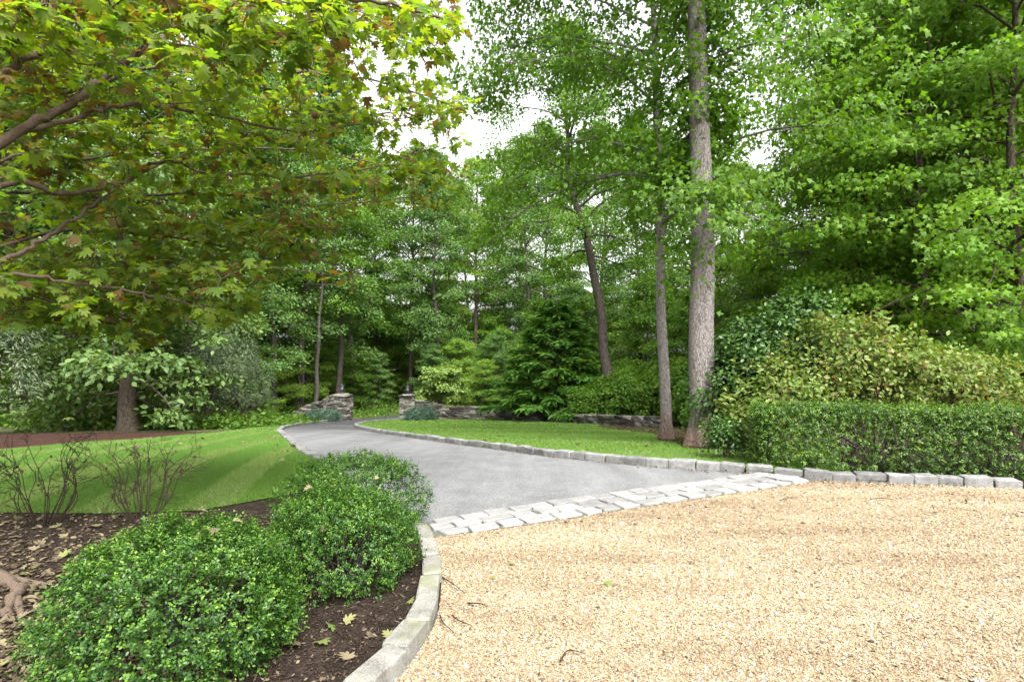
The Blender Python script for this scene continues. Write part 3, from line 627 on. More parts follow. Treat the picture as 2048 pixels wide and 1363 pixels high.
# beyond the gate
for px, Y, k, s in [(675, 42, 2, .9), (705, 50, 0, .85), (640, 55, 1, .88), (760, 58, 2, .86), (735, 70, 0, .95), (820, 54, 0, .80), (880, 50, 2, .78), (905, 62, 0, .80), (950, 56, 1, .74), (1000, 66, 0, .84), (1060, 52, 2, .85),
                    (840, 76, 1, .92), (930, 80, 0, .93), (1040, 80, 1, .98), (660, 80, 0, 1), (580, 70, 1, 1), (1100, 60, 0, .95), (1150, 70, 2, 1.05)]: ftree(px, Y, k, s)
# right wood
for px, Y, k, s in [(1215, 42, 0, .9), (1270, 34, 2, .8), (1310, 50, 1, .95), (1390, 40, 0, .85), (1450, 52, 2, .85), (1480, 34, 1, .6), (1545, 46, 0, .72), (1690, 31, 2, .85), (1680, 36, 1, .9), (1760, 28, 0, .85), (1830, 21, 2, .9),
                    (1880, 34, 1, 1), (1960, 26, 0, .95), (2060, 32, 2, 1), (2150, 24, 1, .95), (2270, 30, 0, 1), (1560, 66, 1, .8), (1700, 60, 0, 1), (1850, 55, 2, 1), (2000, 50, 1, 1)]: ftree(px, Y, k, s)
# understory
for px, Y, k, s in [(640, 48.5, 1, .75), (668, 53, 1, .9), (715, 56, 1, .95), (750, 61, 1, 1.0), (790, 57, 1, .85), (618, 45.5, 1, .6), (560, 38, 1, .7), (520, 33, 1, .6)]: ftree(px, Y, k, s, True)
for i in range(26):
    ftree(g.uniform(610, 1180), g.uniform(47, 62), int(g.integers(3)), g.uniform(.5, .95), True)
for i in range(10):
    ftree(g.uniform(940, 1220), g.uniform(38, 43), int(g.integers(3)), g.uniform(.45, .8), True)
for px, Y, k, s in [(-160, 22, 0, 1), (70, 27, 0, 1.0), (160, 25, 2, .9), (330, 25, 0, .9), (250, 29, 2, 1.1), (440, 29, 2, 1), (120, 33, 0, 1.2), (380, 37, 0, 1.2), (530, 42, 0, 1.1), (575, 46, 2, 1), (615, 43, 1, .8), (20, 36, 2, 1.2)]: ftree(px, Y, k, s, True)
for px, Y, k, s in [(700, 58, 0, 1.2), (655, 47, 0, 1), (760, 66, 2, 1.2), (800, 60, 0, 1.1), (840, 62, 2, 1.2), (900, 54, 0, 1.15), (950, 62, 1, 1.2), (985, 52, 0, 1), (1040, 56, 2, 1.2), (1010, 44, 0, .8), (1090, 46, 0, 1.1), (1150, 42, 2, 1), (1180, 54, 0, 1.3), (870, 72, 0, 1.5), (740, 78, 2, 1.5), (640, 66, 0, 1.4), (690, 90, 0, 1.8), (800, 92, 2, 1.8), (900, 92, 0, 1.8), (1000, 90, 1, 1.8), (1100, 85, 0, 1.8)]: ftree(px, Y, k, s, True)
for px, Y, k, s in [(1240, 34, 1, 1), (1290, 29, 0, .9), (1330, 38, 2, 1), (1380, 26, 0, .75), (1440, 30, 2, .9), (1500, 24, 0, .85), (1560, 28, 2, 1), (1640, 22, 0, .85), (1720, 24, 2, .9), (1200, 62, 0, 1.5), (1300, 64, 2, 1.5), (1420, 62, 0, 1.5), (1540, 58, 1, 1.4), (1660, 48, 0, 1.3), (1800, 40, 2, 1.2), (1920, 38, 0, 1.2), (2050, 22, 0, 1)]: ftree(px, Y, k, s, True)

# ================================================================== SPECIMEN TREES
print('specimens')
def far_house():
    x, y, z = ongnd(1335, 46); t = thing('house', 'neighbouring house with grey shingle roof half hidden among the trees behind the lawn', 'house', (x, y, z), R(12))
    def boxm(name, x0, x1, y0, y1, z0, z1, mat):
        V = np.array([(a, b, c) for c in (z0, z1) for a, b in ((x0, y0), (x1, y0), (x1, y1), (x0, y1))], float)
        F = np.array([[0, 2, 1], [0, 3, 2], [4, 5, 6], [4, 6, 7], [0, 1, 5], [0, 5, 4], [1, 2, 6], [1, 6, 5], [2, 3, 7], [2, 7, 6], [3, 0, 4], [3, 4, 7]])
        return mesh_np(name, V, F, mat)
    part('wall', boxm('wall', -4.5, 4.5, -3, 3, -.3, 4.2, 'siding'), t)
    V = np.array([(-4.9, -3.4, 4.1), (4.9, -3.4, 4.1), (4.9, 0, 6.2), (-4.9, 0, 6.2), (4.9, 3.4, 4.1), (-4.9, 3.4, 4.1)]); up = V + np.array([0, 0, .18])
    V = np.vstack([V, up]); F = np.array([[6, 7, 8], [6, 8, 9], [9, 8, 10], [9, 10, 11], [0, 2, 1], [0, 3, 2], [3, 4, 2], [3, 5, 4], [0, 1, 7], [0, 7, 6], [4, 5, 11], [4, 11, 10], [1, 2, 8], [1, 8, 7], [2, 4, 10], [2, 10, 8], [0, 6, 9], [0, 9, 3], [3, 9, 11], [3, 11, 5]])
    rf = part('roof', mesh_np('roof', V, F, 'shingle_roof'), t)
    for i in range(9):                              # shingle courses on the slope that faces the garden
        f0, f1 = i / 9, (i + 1) / 9; y0, y1 = -3.4 + 3.4 * f0, -3.4 + 3.4 * f1; z0, z1 = 4.28 + 2.1 * f0, 4.28 + 2.1 * f1
        V = np.array([(-4.92, y0 - .03, z0 + .01), (4.92, y0 - .03, z0 + .01), (4.92, y1, z1 + .012), (-4.92, y1, z1 + .012), (-4.92, y0 - .03, z0 + .05), (4.92, y0 - .03, z0 + .05)])
        part('shingle_course', mesh_np('shingle_course', V, np.array([[4, 5, 2], [4, 2, 3], [0, 1, 5], [0, 5, 4]]), 'shingle_roof'), rf)
    part('chimney', boxm('chimney', 1.6, 2.5, .4, 1.2, 5, 7.6, 'brick_red'), rf)
    for xx in (-3, -.6, 2.2):
        w = part('window', boxm('window', xx - .5, xx + .5, -3.06, -2.9, 1.2, 2.9, 'lamp_glass'), t); part('pane', boxm('pane', xx - .4, xx + .4, -3.08, -3.0, 1.3, 2.8, 'dark_glass'), w)
    gv = mesh_np('gable', np.array([(-4.5, -3, 4.15), (-4.5, 3, 4.15), (-4.5, 0, 6.1), (4.5, -3, 4.15), (4.5, 3, 4.15), (4.5, 0, 6.1)]), np.array([[0, 2, 1], [3, 4, 5]]), 'siding'); part('gable', gv, t)
far_house()

# big grey trunk on the right lawn: high limbs, leafy tufts on the bole
BX = gp(1410, 897)
def big_extra(g):
    out = []
    for zc, n_, sp in [(4.2, 4, .30), (5.9, 26, .75), (6.7, 22, .70), (7.6, 12, .5), (8.6, 12, .5), (9.4, 16, .9), (3.5, 3, .25), (5.2, 8, .55)]:
        for _ in range(n_):
            a = g.uniform(-.35, 3.5) if g.uniform() < .88 else g.uniform(0, 6.28); a += R(-20); r = .24 + abs(g.normal(0, sp)); out.append((np.array([math.cos(a) * r - .06, math.sin(a) * r, zc + g.normal(0, .28)]), np.array([math.cos(a), math.sin(a), 0])))
    return out
bigt = grow(201, 21, .24, 8.4, 5.2, lambda u: .95 - .5 * u, 26, 6, 70, LOBE3, .115, 'leaf_centre', 'bark_grey', .55, .3, (10, 62), lean=(-.25, .3), sides=20, extra=big_extra, flare=1.2, wob=.05)
tree('tree', 'broad straight grey-barked trunk standing on the lawn beside the hedge, leafy tufts up its bole', 'tree', bigt, BX + np.array([0, 0, -.03]), R(20))
SX = gp(1334, 882)
slim = grow(202, 15.5, .128, 3.8, 4.3, lambda u: .75 + .3 * math.sin(math.pi * u) - .35 * u ** 2, 52, 7, 74, LOBE3, .115, 'leaf_centre', 'bark_grey', .52, .3, (-12, 45), updir=.42, face=.6, lean=(-.45, .2), sides=14, flare=.9, wob=.03,
            keep=lambda o, dh, L, g: not ((dh[0] > .55 and g.uniform() < .5) or (o[2] < 5.6 and dh[0] < -.25)))
tree('tree', 'slim grey-barked tree on the lawn just left of the broad grey trunk', 'tree', slim, SX + np.array([0, 0, -.03]), 0)
CX = ongnd(1221, 24.5)
curv = grow(203, 18, .27, 7.5, 4.8, oval, 36, 6, 52, LEAF2, .15, 'leaf_centre', 'bark_dark', .62, .3, (-5, 55), lean=(-2.6, .4), sides=12, wob=.12)
tree('tree', 'dark leaning trunk rising behind the low shaded wall, between the conifer and the lawn trunks', 'tree', curv, CX, R(-6))
# maples on the right
RM = [grow(211, 17, .13, .9, 4.2, lambda u: .72 + .35 * math.sin(math.pi * u) - .45 * u ** 2, 62, 6, 54, LOBE3, .135, 'leaf_maple_right', 'bark_brown', .55, .2, (-6, 48), sides=8, droop=.35, updir=.35, face=.75),
      grow(212, 16, .12, 1.6, 3.8, lambda u: .75 + .3 * math.sin(math.pi * u) - .45 * u ** 2, 56, 6, 54, LOBE3, .13, 'leaf_maple_right', 'bark_brown', .55, .2, (-4, 48), sides=8, droop=.35, updir=.35, face=.75)]
for px, Y, k, s, rz, lab in [(2028, 13.2, 0, 1.0, .4, 'bright green maple with twin stems rising behind the right end of the hedge'), (1755, 16.5, 1, 1.1, 2.0, 'bright green maple behind the yellow-green shrub, its sprays layered to the ground'),
                        (1930, 16.8, 1, 1.15, 4.1, 'bright green maple between two others behind the hedge, slender brown stem'), (1745, 21.5, 0, .95, 5.2, 'bright green maple farther back, beside the gap of sky right of the broad trunk'),
                        (1845, 14.2, 1, 1.0, 0.9, 'bright green maple whose low sprays arch over the yellow-green shrub'), (2190, 15.5, 0, 1.1, 3.3, 'bright green maple partly out of view past the end of the hedge')]:
    tree('maple_tree', lab, 'tree', RM[k], ongnd(px, Y, -.05), rz, s, 'maples behind the hedge')
# large-leaved tree by the left lawn
mag = grow(221, 9.5, .28, 1.0, 3.1, lambda u: .95 - .3 * u, 36, 6, 44, LEAF4, .20, 'leaf_magnolia', 'bark_brown', .58, .25, (-24, 40), sides=12, flare=.6, droop=.3, wob=.07)
tree('tree', 'large-leaved tree with thick brown trunk at the edge of the red mulch, branches sweeping low', 'tree', mag, ongnd(257, 18.3, -.03), R(40))
mag2 = grow(222, 6.5, .10, .8, 2.4, lambda u: .95 - .4 * u, 18, 6, 36, LEAF4, .19, 'leaf_magnolia', 'bark_dark', .5, .25, (-10, 40), sides=6, droop=.3)
tree('tree', 'young large-leaved tree in the shade between the mulch island and the wood', 'tree', mag2, ongnd(150, 21.5, -.03), 0)
tree('tree', 'young large-leaved tree beside the grey-green shrub at the wood edge', 'tree', mag2, ongnd(345, 22.5, -.03), 2.2, 1.2)
# grey-green fine shrubs
gsh = shrub(231, [(0, 0, 1.6, 1.35, 1.2, 1.6), (.5, .2, 2.6, 1.0, 1.0, 1.1), (-.5, .1, 2.3, .9, .9, 1.0)], 520, 26, NARROW, .10, 'leaf_greygreen', 'bark_brown', .2, .5, .4, 16, stem_r=.03)
tree('shrub', 'fine-leaved grey-green shrub at the wood edge right of the thick brown trunk', 'shrub', gsh, ongnd(418, 20.6), 0)
tree('shrub', 'darker grey-green shrub between the fine-leaved shrub and the gate wing wall', 'shrub', gsh, ongnd(487, 24.5), 2.0, (.95, .95, 1.0))
wsh = shrub(232, [(0, 0, 1.7, 1.5, 1.3, 1.8), (.3, -.2, 3.0, 1.1, 1.0, 1.2)], 460, 24, NARROW, .13, 'leaf_greygreen', 'bark_brown', .24, .35, .4, 16, stem_r=.03)
tree('shrub', 'pale silvery green shrub hanging over the red mulch beside the bare bushes', 'shrub', wsh, ongnd(-38, 15.2), 0, 1.05)
# pale leaning dead trunk and dark trunks by the left pillar
def trunk_only(seed, H, r, lean, bark, n_br):
    g = np.random.default_rng(seed); p = smooth_path([np.array([lean * f * H + g.normal(0, .08), g.normal(0, .08), H * f]) for f in np.linspace(0, 1, 7)], per=4)
    w = [tube(p, np.linspace(r, r * .35, len(p)), 9, .4, 4, seed)]; b = []
    for k in range(n_br):
        i = g.integers(len(p) // 3, len(p) - 2); a = g.uniform(0, 6.28); L = g.uniform(.8, 2.2); d = np.array([math.cos(a), math.sin(a), g.uniform(-.5, .4)])
        q = smooth_path([p[i], p[i] + d * L * .5 + g.normal(0, .1, 3), p[i] + d * L + np.array([0, 0, -.35 * L])], per=4); b.append(tube(q, np.linspace(r * .22, .008, 9), 5))
    wv, wf, _ = cat(w); bv, bf, _ = cat(b)
    return {'trunk': mesh_np('trunk', wv, wf, bark, smooth=True), 'branches': mesh_np('branches', bv, bf, bark, smooth=True)}
tree('dead_tree', 'pale dead tree with drooping bare branches above the left gate wing wall', 'tree', trunk_only(241, 10.5, .17, .06, 'bark_pale', 9), ongnd(628, 38), 0)
tree('sapling', 'thin pale crooked sapling stem rising behind the gate wing wall', 'tree', trunk_only(242, 3.4, .05, .05, 'bark_pale', 4), ongnd(596, 37.6), 0)
# dark conifer
def conifer(seed, H, Rb, leaf, bark, nl=90, ls=.34):
    g = np.random.default_rng(seed); tp = np.stack([np.zeros(12), np.zeros(12), np.linspace(0, H, 12)], -1); wood = [tube(tp, np.linspace(.14, .015, 12), 8)]; P_, D_, N_ = [], [], []
    for i in range(nl):
        u = (i + g.uniform()) / nl; h = .25 + (H - .4) * u ** 1.1; az = i * 2.399; L = Rb * (1 - u) ** .75 * g.uniform(.75, 1.1) + .2; dh = np.array([math.cos(az), math.sin(az), 0]); t = np.linspace(0, 1, 7)
        p = np.array([0, 0, h]) + dh * L * t[:, None] + np.array([0, 0, 1.0]) * (L * (.28 * t + .05 - .22 * t ** 2))[:, None]; wood.append(tube(p, np.linspace(.025, .005, 7), 4))
        sd_ = np.array([-dh[1], dh[0], 0])
        m = int(60 + L * 75); tt = g.uniform(.2, 1, m) ** .7; q = np.stack([np.interp(tt, t, p[:, k]) for k in range(3)], -1); s = g.choice([-1, 1], m)[:, None]
        lat = g.uniform(0, 1, m)[:, None] * .42 * (1.1 - tt[:, None]) * L * .6
        q = q + sd_ * s * lat + dh * lat * .5 + g.normal(0, .05, (m, 3)) + np.array([0, 0, -.25]) * lat
        P_.append(q); D_.append(dh * 1.0 + sd_ * s * .7 + np.array([0, 0, -.25]) + g.normal(0, .25, (m, 3))); N_.append(np.array([0, 0, 1.0]) + dh * .3 + g.normal(0, .35, (m, 3)))
    pos, d, nrm = map(np.concatenate, (P_, D_, N_)); N = len(pos); var = np.clip(.5 + g.normal(0, .25, N), 0, 1)
    V, F, v = scatter(NARROW, pos, nrm, d, ls * g.uniform(.6, 1.3, N), var); wv, wf, _ = cat(wood)
    return {'trunk': mesh_np('trunk', wv, wf, bark, smooth=True), 'crown': mesh_np('crown', V, F, leaf, v)}
con = conifer(251, 6.3, 2.7, 'leaf_yew_tree', 'bark_dark')
tree('conifer', 'dark green feathery conifer at the right end of the long stone wall', 'tree', con, ongnd(1112, 28.3), 0, (1.32, 1.32, 1.0))
con2 = conifer(252, 13, 2.6, 'leaf_yew_tree', 'bark_dark', 110, .45)
tree('conifer', 'tall dark conifer behind the gap between the gate pillars', 'tree', con2, ongnd(745, 62), 0, 1.2)
tree('conifer', 'tall dark conifer in the wood just left of the pale dead tree', 'tree', con2, ongnd(500, 44), 1.2, 1.25)
# pale dogwood behind the wall
dog = grow(261, 2.9, .05, .5, 1.55, lambda u: .9 - .35 * u, 20, 6, 28, LEAF4, .19, 'leaf_dogwood', 'bark_brown', .32, .18, (0, 45), sides=6)
tree('dogwood', 'pale yellow-green dogwood growing behind the long stone wall', 'tree', dog, ongnd(878, 36.6), 0, 1.12)
# shrubs in the shade right of the conifer
dsh = shrub(271, [(0, 0, .9, 1.5, 1.1, 1.0), (.8, .1, 1.3, 1.1, 1, 1.0), (-.8, 0, .7, .9, .9, .8)], 420, 26, LEAF2, .12, 'leaf_forest', 'bark_brown', .22, .45, .45, 12, stem_r=.02)
for px, Y, s, lab in [(1205, 24.6, 1.0, 'dark green shrub on the lawn edge right of the feathery conifer'), (1265, 26.5, 1.25, 'dark shrub between the leaning trunk and the slim grey tree'), (1385, 23, 1.1, 'shaded shrub seen between the slim grey tree and the broad grey trunk'), (1310, 24.5, 1.2, 'shaded shrub directly behind the slim grey tree'), (1470, 19, 1.2, 'shaded shrub behind the broad grey trunk and the holly')]:
    tree('shrub', lab, 'shrub', dsh, ongnd(px, Y), Y, s, 'shaded shrubs behind the right lawn')
# junipers at the gate
jun = shrub(281, [(0, 0, .22, 1.15, .55, .48), (.5, .05, .24, .6, .5, .42), (-.5, -.05, .22, .6, .5, .4)], 420, 26, NEEDLE, .17, 'leaf_juniper', 'bark_brown', .12, .5, .5, 8, up=.2, droop=.6, outw=.8)
tree('juniper', 'low blue-green juniper in front of the sloping wing wall', 'shrub', jun, gp(646, 842.5), 0, .82)
tree('juniper', 'low blue-green juniper at the foot of the pillar joined to the long wall', 'shrub', jun, gp(840, 842.5), 1.0, .95)
# holly and yellow-green shrub behind the hedge
hol = shrub(291, [(0, 0, 1.0, 1.0, .9, 1.1), (.55, .2, 1.75, .75, .7, .75), (-.35, 0, .9, .75, .8, .8), (.9, .3, 2.25, .5, .5, .45), (-.1, .1, 1.6, .6, .6, .6)], 760, 22, LEAF4, .085, 'leaf_holly', 'bark_brown', .15, .55, .35, 16, stem_r=.025, droop=-.1)
tree('holly', 'dense dark glossy holly beside the broad grey trunk', 'shrub', hol, ongnd(1522, 9.9), 0, 1.05)
ysh = shrub(301, [(-1.45, 0, .75, .85, .8, .6), (-.7, .1, 1.15, .75, .7, .6), (-.35, .1, 1.65, .55, .5, .36), (.25, 0, 1.2, .7, .7, .5), (.9, .1, 1.05, .7, .7, .5), (1.5, 0, .95, .7, .7, .48), (2.1, .1, .75, .7, .7, .45), (-1.95, -.1, .45, .5, .5, .4), (-.75, 0, 1.85, .2, .2, .3), (-.1, 0, 1.8, .2, .2, .3), (.5, .1, 1.6, .22, .2, .25), (1.15, 0, 1.45, .22, .2, .2), (-1.5, 0, 1.3, .2, .2, .22), (1.8, 0, 1.3, .25, .2, .18)], 1000, 18, LEAF4, .078, 'leaf_yellow_shrub', 'bark_brown', .20, .42, .65, 80, stem_r=.012, droop=-.15, noise_amp=.34, up=.3)
tree('shrub', 'spreading yellow-green shrub with reddening tips growing behind the clipped hedge', 'shrub', ysh, ongnd(1752, 9.0), 0, 1.06)

# ================================================================== CLIPPED HEDGE AND BOXWOODS
print('boxwoods')
def sprigs(g, base, axis, n_per, slen, ls, T, spread=.75, jitter=.006):
    S = len(base); N = S * n_per; idx = np.repeat(np.arange(S), n_per); k = np.tile(np.arange(n_per), S)
    ax = unit(axis)[idx]; ref = unit(np.cross(ax, g.normal(0, 1, (S, 3))[idx])); a = k * 2.4 + g.uniform(0, 6.28, S)[idx]; w = np.cross(ax, ref)
    rad = ref * np.cos(a)[:, None] + w * np.sin(a)[:, None]; f = (k + .5) / n_per
    pos = base[idx] + ax * (slen * f)[:, None] + g.normal(0, jitter, (N, 3))
    sp = (spread * (1.15 - .75 * f))[:, None]
    d = ax * (1 - .5 * sp) + rad * sp; nrm = ax * .9 - rad * .45 + g.normal(0, .25, (N, 3)) + np.array([0, 0, .25])
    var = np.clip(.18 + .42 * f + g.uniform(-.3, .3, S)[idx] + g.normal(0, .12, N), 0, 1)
    return pos, nrm, d, ls * (1.1 - .4 * f) * g.uniform(.8, 1.2, N), var
def lumps(p, s, seed): return (np.sin(p[:, 0] * s + seed) * np.sin(p[:, 1] * s * 1.1 + 2 * seed) * np.sin(p[:, 2] * s * .9 + seed * 3) + .5 * np.sin(p[:, 0] * s * 2.3 + seed) * np.sin(p[:, 2] * s * 2.1) * np.cos(p[:, 1] * s * 2 + 1))
def boxwood(seed, rx, ry, h, n, ls, n_single, label, loc, cam_pos, gappy=0.0):
    g = np.random.default_rng(seed); t = thing('boxwood', label, 'shrub', loc)
    dv = unit(g.normal(0, 1, (n, 3))); dv[:, 2] = np.where(dv[:, 2] < -.62, -dv[:, 2], dv[:, 2]); dv = unit(dv)
    sh = np.array([rx, ry, h * .60]); c = np.array([0, 0, h * .38])
    lu = lumps(dv * 2.0, 2.6, seed)
    depth = g.uniform(0, 1, n) ** 1.5 * .30
    base = c + np.sign(dv) * np.abs(dv) ** .96 * sh * (1 + .12 * lu - depth + .10 * (g.uniform(0, 1, n) < .06))[:, None]; base[:, 2] = np.where(base[:, 2] < .02, np.abs(base[:, 2]) + .03, base[:, 2])
    keep = ~((lumps(base, 9, seed + 3) > .50 - gappy) & (depth < .14)); base, dv2 = base[keep], dv[keep]
    ax = dv2 * .75 + np.array([0, 0, .45]) + g.normal(0, .35, base.shape)
    pos, nrm, d, size, var = sprigs(g, base, ax, 11, .055, ls, LEAF4)
    # the leaves that face the viewer largest are single pieces, the rest one crown
    camv = np.array(cam_pos) - np.array(loc); dist = np.linalg.norm(pos - camv, axis=1); facing = (unit(nrm) * unit(camv - pos)).sum(-1)
    score = size * np.abs(facing) / dist; score[pos[:, 2] < .1] = 0
    if n_single: big = np.argpartition(-score, n_single)[:n_single]
    else: big = np.array([], int)
    rest = np.ones(len(pos), bool); rest[big] = False
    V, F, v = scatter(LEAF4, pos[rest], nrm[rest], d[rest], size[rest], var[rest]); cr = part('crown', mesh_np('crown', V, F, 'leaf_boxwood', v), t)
    if n_single:
        variants = [mesh_np('leaf', LEAF4[0], LEAF4[1], 'leaf_boxwood', np.full(6, q)) for q in np.linspace(.1, .9, 8)]
        Rm = frames(nrm[big], d[big])
        for i, b in enumerate(big):
            M = Matrix.Identity(4)
            for a_ in range(3):
                for b_ in range(3): M[a_][b_] = Rm[i][a_][b_] * size[b]
                M[a_][3] = pos[b][a_]
            part('leaf', variants[min(7, int(var[b] * 8))], cr, None, M)
    wood = []
    for k in range(34):
        e = base[g.integers(len(base))]; m = e * np.array([.5, .5, .45]) + g.normal(0, .03, 3)
        wood.append(tube(smooth_path([e * np.array([.12, .12, 0]) + np.array([0, 0, -.03]), m, e * .84], per=3), np.linspace(.008, .002, 7), 4))
    wv, wf, _ = cat(wood); part('stems', mesh_np('stems', wv, wf, 'bark_pale', smooth=True), t)
    return t, base, np.array(loc)
CP = (0, 0, CAM_H)
B1 = boxwood(401, .50, .53, .60, 4300, .0172, 300, 'largest round boxwood, at the corner of the mulch bed beside the surface root', (-1.53, 2.53, .035), CP)
B2 = boxwood(402, .44, .44, .55, 2900, .0172, 200, 'boxwood in the middle of the row of three beside the granite edging', (-1.06, 3.42, .035), CP, .12)
B3 = boxwood(403, .60, .58, .58, 2900, .0178, 100, 'boxwood at the end of the row, next to the asphalt and cobble apron', (-1.30, 4.50, .035), CP)
def hedge():
    g = np.random.default_rng(411); loc = np.array([3.15, 7.0, 0]); t = thing('hedge', 'long clipped box hedge with twiggy open base behind the granite kerb', 'hedge', loc)
    # front line follows the kerb, 0.25 m behind it
    F_ = np.array([p for p in right_edge if p[0] > 2.6])[::-1]; xs, yf = F_[:, 0], F_[:, 1]
    L0, L1, H, D = 3.12, 9.6, .78, .95; n = 14000
    u = g.uniform(0, 1, n); x = L0 + (L1 - L0) * u; fy = np.interp(x, xs, yf) + .30
    face = g.choice(3, n, p=[.56, .34, .10]); dep = g.uniform(0, 1, n) ** 1.5 * .22
    P_ = np.zeros((n, 3)); A_ = np.zeros((n, 3)); f = face == 0
    zz = g.uniform(.03, 1, n) * H; P_[f] = np.stack([x, fy + dep + .10 * (zz / H) ** 3, zz], -1)[f]; A_[f] = (0, -1, .35)
    f = face == 1; vv = g.uniform(0, D, n); P_[f] = np.stack([np.maximum(x, L0 + .42 * vv), fy + vv + .05, H - dep * .7 - .05 * np.exp(-vv / .08)], -1)[f]; A_[f] = (0, -.15, 1)
    f = face == 2; vv = g.uniform(0, D, n); P_[f] = np.stack([L0 + dep - .08 * np.sin(math.pi * vv / D) + .42 * vv, np.interp(L0, xs, yf) + .3 + vv, zz], -1)[f]; A_[f] = (-1, -.1, .4)
    ledge = np.clip((L0 + .5 - P_[:, 0]) / .5, 0, 1); P_[:, 2] *= 1 - .10 * ledge ** 2      # rounded end
    lu = lumps(P_, 3.1, 5.0); P_[:, 1] += .06 * lu; P_[:, 2] += .03 * lu
    thin = np.where((face != 1), np.clip(1.25 * (1 - P_[:, 2] / H) - .25, 0, .75), 0)
    hole = lumps(P_, 5.2, 2.0)
    keep = (g.uniform(0, 1, n) > thin * .5) & ~((hole > .5) & (face == 0) & (dep < .12)); P_, A_ = P_[keep], A_[keep]
    P_[:, 2] += np.array([float(zg(y)) for y in P_[:, 1]]) + .03
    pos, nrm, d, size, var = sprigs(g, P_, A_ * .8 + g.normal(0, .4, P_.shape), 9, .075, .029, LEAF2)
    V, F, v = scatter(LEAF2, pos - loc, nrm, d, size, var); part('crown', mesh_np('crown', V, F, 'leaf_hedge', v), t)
    wood = []
    for k in range(420):
        xx = g.uniform(L0 + .05, L1); y0 = np.interp(xx, xs, yf) + .3 + g.uniform(.15, 1.0); s_ = np.array([xx, y0, float(zg(y0))]); e = s_ + np.array([g.normal(0, .3), -g.uniform(.05, .5) if y0 > .5 else 0, g.uniform(.15, .68)])
        e[1] = max(e[1], np.interp(xx, xs, yf) + .30); m = (s_ + e) / 2 + g.normal(0, .06, 3)
        wood.append(tube(smooth_path([s_ - loc, m - loc, e - loc], per=3), np.linspace(.007, .002, 7), 4))
    wv, wf, _ = cat(wood); part('stems', mesh_np('stems', wv, wf, 'bark_pale', smooth=True), t)
hedge()
hs2 = shrub(415, [(0, 0, .28, .30, .28, .30)], 90, 18, LEAF4, .05, 'leaf_holly', 'bark_brown', .09, .5, .4, 6, stem_r=.008)
tree('shrub', 'small dark holly sprout on the grass at the tip of the clipped hedge', 'shrub', hs2, (2.98, 7.75, float(zg(7.75)) + .03), 0)

# ================================================================== BARE BUSHES IN THE LEFT BED
def bare_bush(seed, H, W, label, loc):
    g = np.random.default_rng(seed); t = thing('bare_bush', label, 'bush', loc); stems, tips = [], []
    for k in range(17):
        a = g.uniform(0, 6.28); b0 = np.array([math.cos(a), math.sin(a), 0]) * g.uniform(.02, .11); e = np.array([math.cos(a) * W * g.uniform(.2, 1), math.sin(a) * W * g.uniform(.2, 1), H * g.uniform(.6, 1)])
        p = smooth_path([b0 + np.array([0, 0, -.02]), b0 * 1.5 + e * np.array([.22, .22, .4]) + g.normal(0, .02, 3), e * np.array([.6, .6, .75]) + g.normal(0, .025, 3), e], per=5)
        stems.append(tube(p, np.linspace(.0055, .0022, len(p)), 4))
        for j in range(7):
            i = g.integers(4, len(p)); L = g.uniform(.06, .22); d = unit(g.normal(0, 1, 3) + np.array([math.cos(a) * .5, math.sin(a) * .5, .8])); q = smooth_path([p[i], p[i] + d * L * .5 + g.normal(0, .012, 3), p[i] + d * L], per=3)
            stems.append(tube(q, np.linspace(.0028, .0014, len(q)), 3)); tips.append(q[-1])
            for m in range(2):
                d2 = unit(d + g.normal(0, .6, 3)); q2 = np.array([q[3], q[3] + d2 * L * .4]); stems.append(tube(q2, [.0018, .0012], 3)); tips.append(q2[-1])
    wv, wf, _ = cat(stems); part('stems', mesh_np('stems', wv, wf, 'twig'), t)
    T_ = np.array(tips); T_ = T_[g.choice(len(T_), 46, replace=False)]; N = len(T_)
    lv = [mesh_np('leaf', LEAF4[0], LEAF4[1], 'dead_brown', np.full(6, q)) for q in (.1, .4, .7, 1.0)]
    Rm = frames(g.normal(0, 1, (N, 3)), g.normal(0, 1, (N, 3)) + np.array([0, 0, -.6])); sz = g.uniform(.018, .045, N)
    for i in range(N):
        M = Matrix.Identity(4)
        for a_ in range(3):
            for b_ in range(3): M[a_][b_] = Rm[i][a_][b_] * sz[i]
            M[a_][3] = T_[i][a_]
        part('leaf', lv[i % 4], t, None, M)
    if seed == 501:
        gl = mesh_np('leaf', LEAF4[0], LEAF4[1], 'leaf_dogwood', np.full(6, .8)); tp_ = max(tips, key=lambda q: q[2])
        for k in range(6):
            part('leaf', gl, t, None, place_M(tp_, np.array([math.cos(k * 1.05) * .5, math.sin(k * 1.05) * .5, 1]), np.array([math.cos(k * 1.05), math.sin(k * 1.05), .3]), .05)).__setitem__('label', 'fresh yellow-green leaf at the tip')
    return t
bare_bush(501, .76, .46, 'nearly leafless bush at the mulch edge with a few shrivelled leaves and a yellow-green tip', gp(85, 1056) + np.array([0, 0, .035]))
bare_bush(502, .72, .55, 'nearly leafless bush with brown seed heads, between another bare bush and the boxwoods', gp(290, 1052) + np.array([0, 0, .035]))
bare_bush(503, .62, .40, 'nearly leafless bush farthest from the boxwoods, mostly out of view', gp(-45, 1045) + np.array([0, 0, .035]))

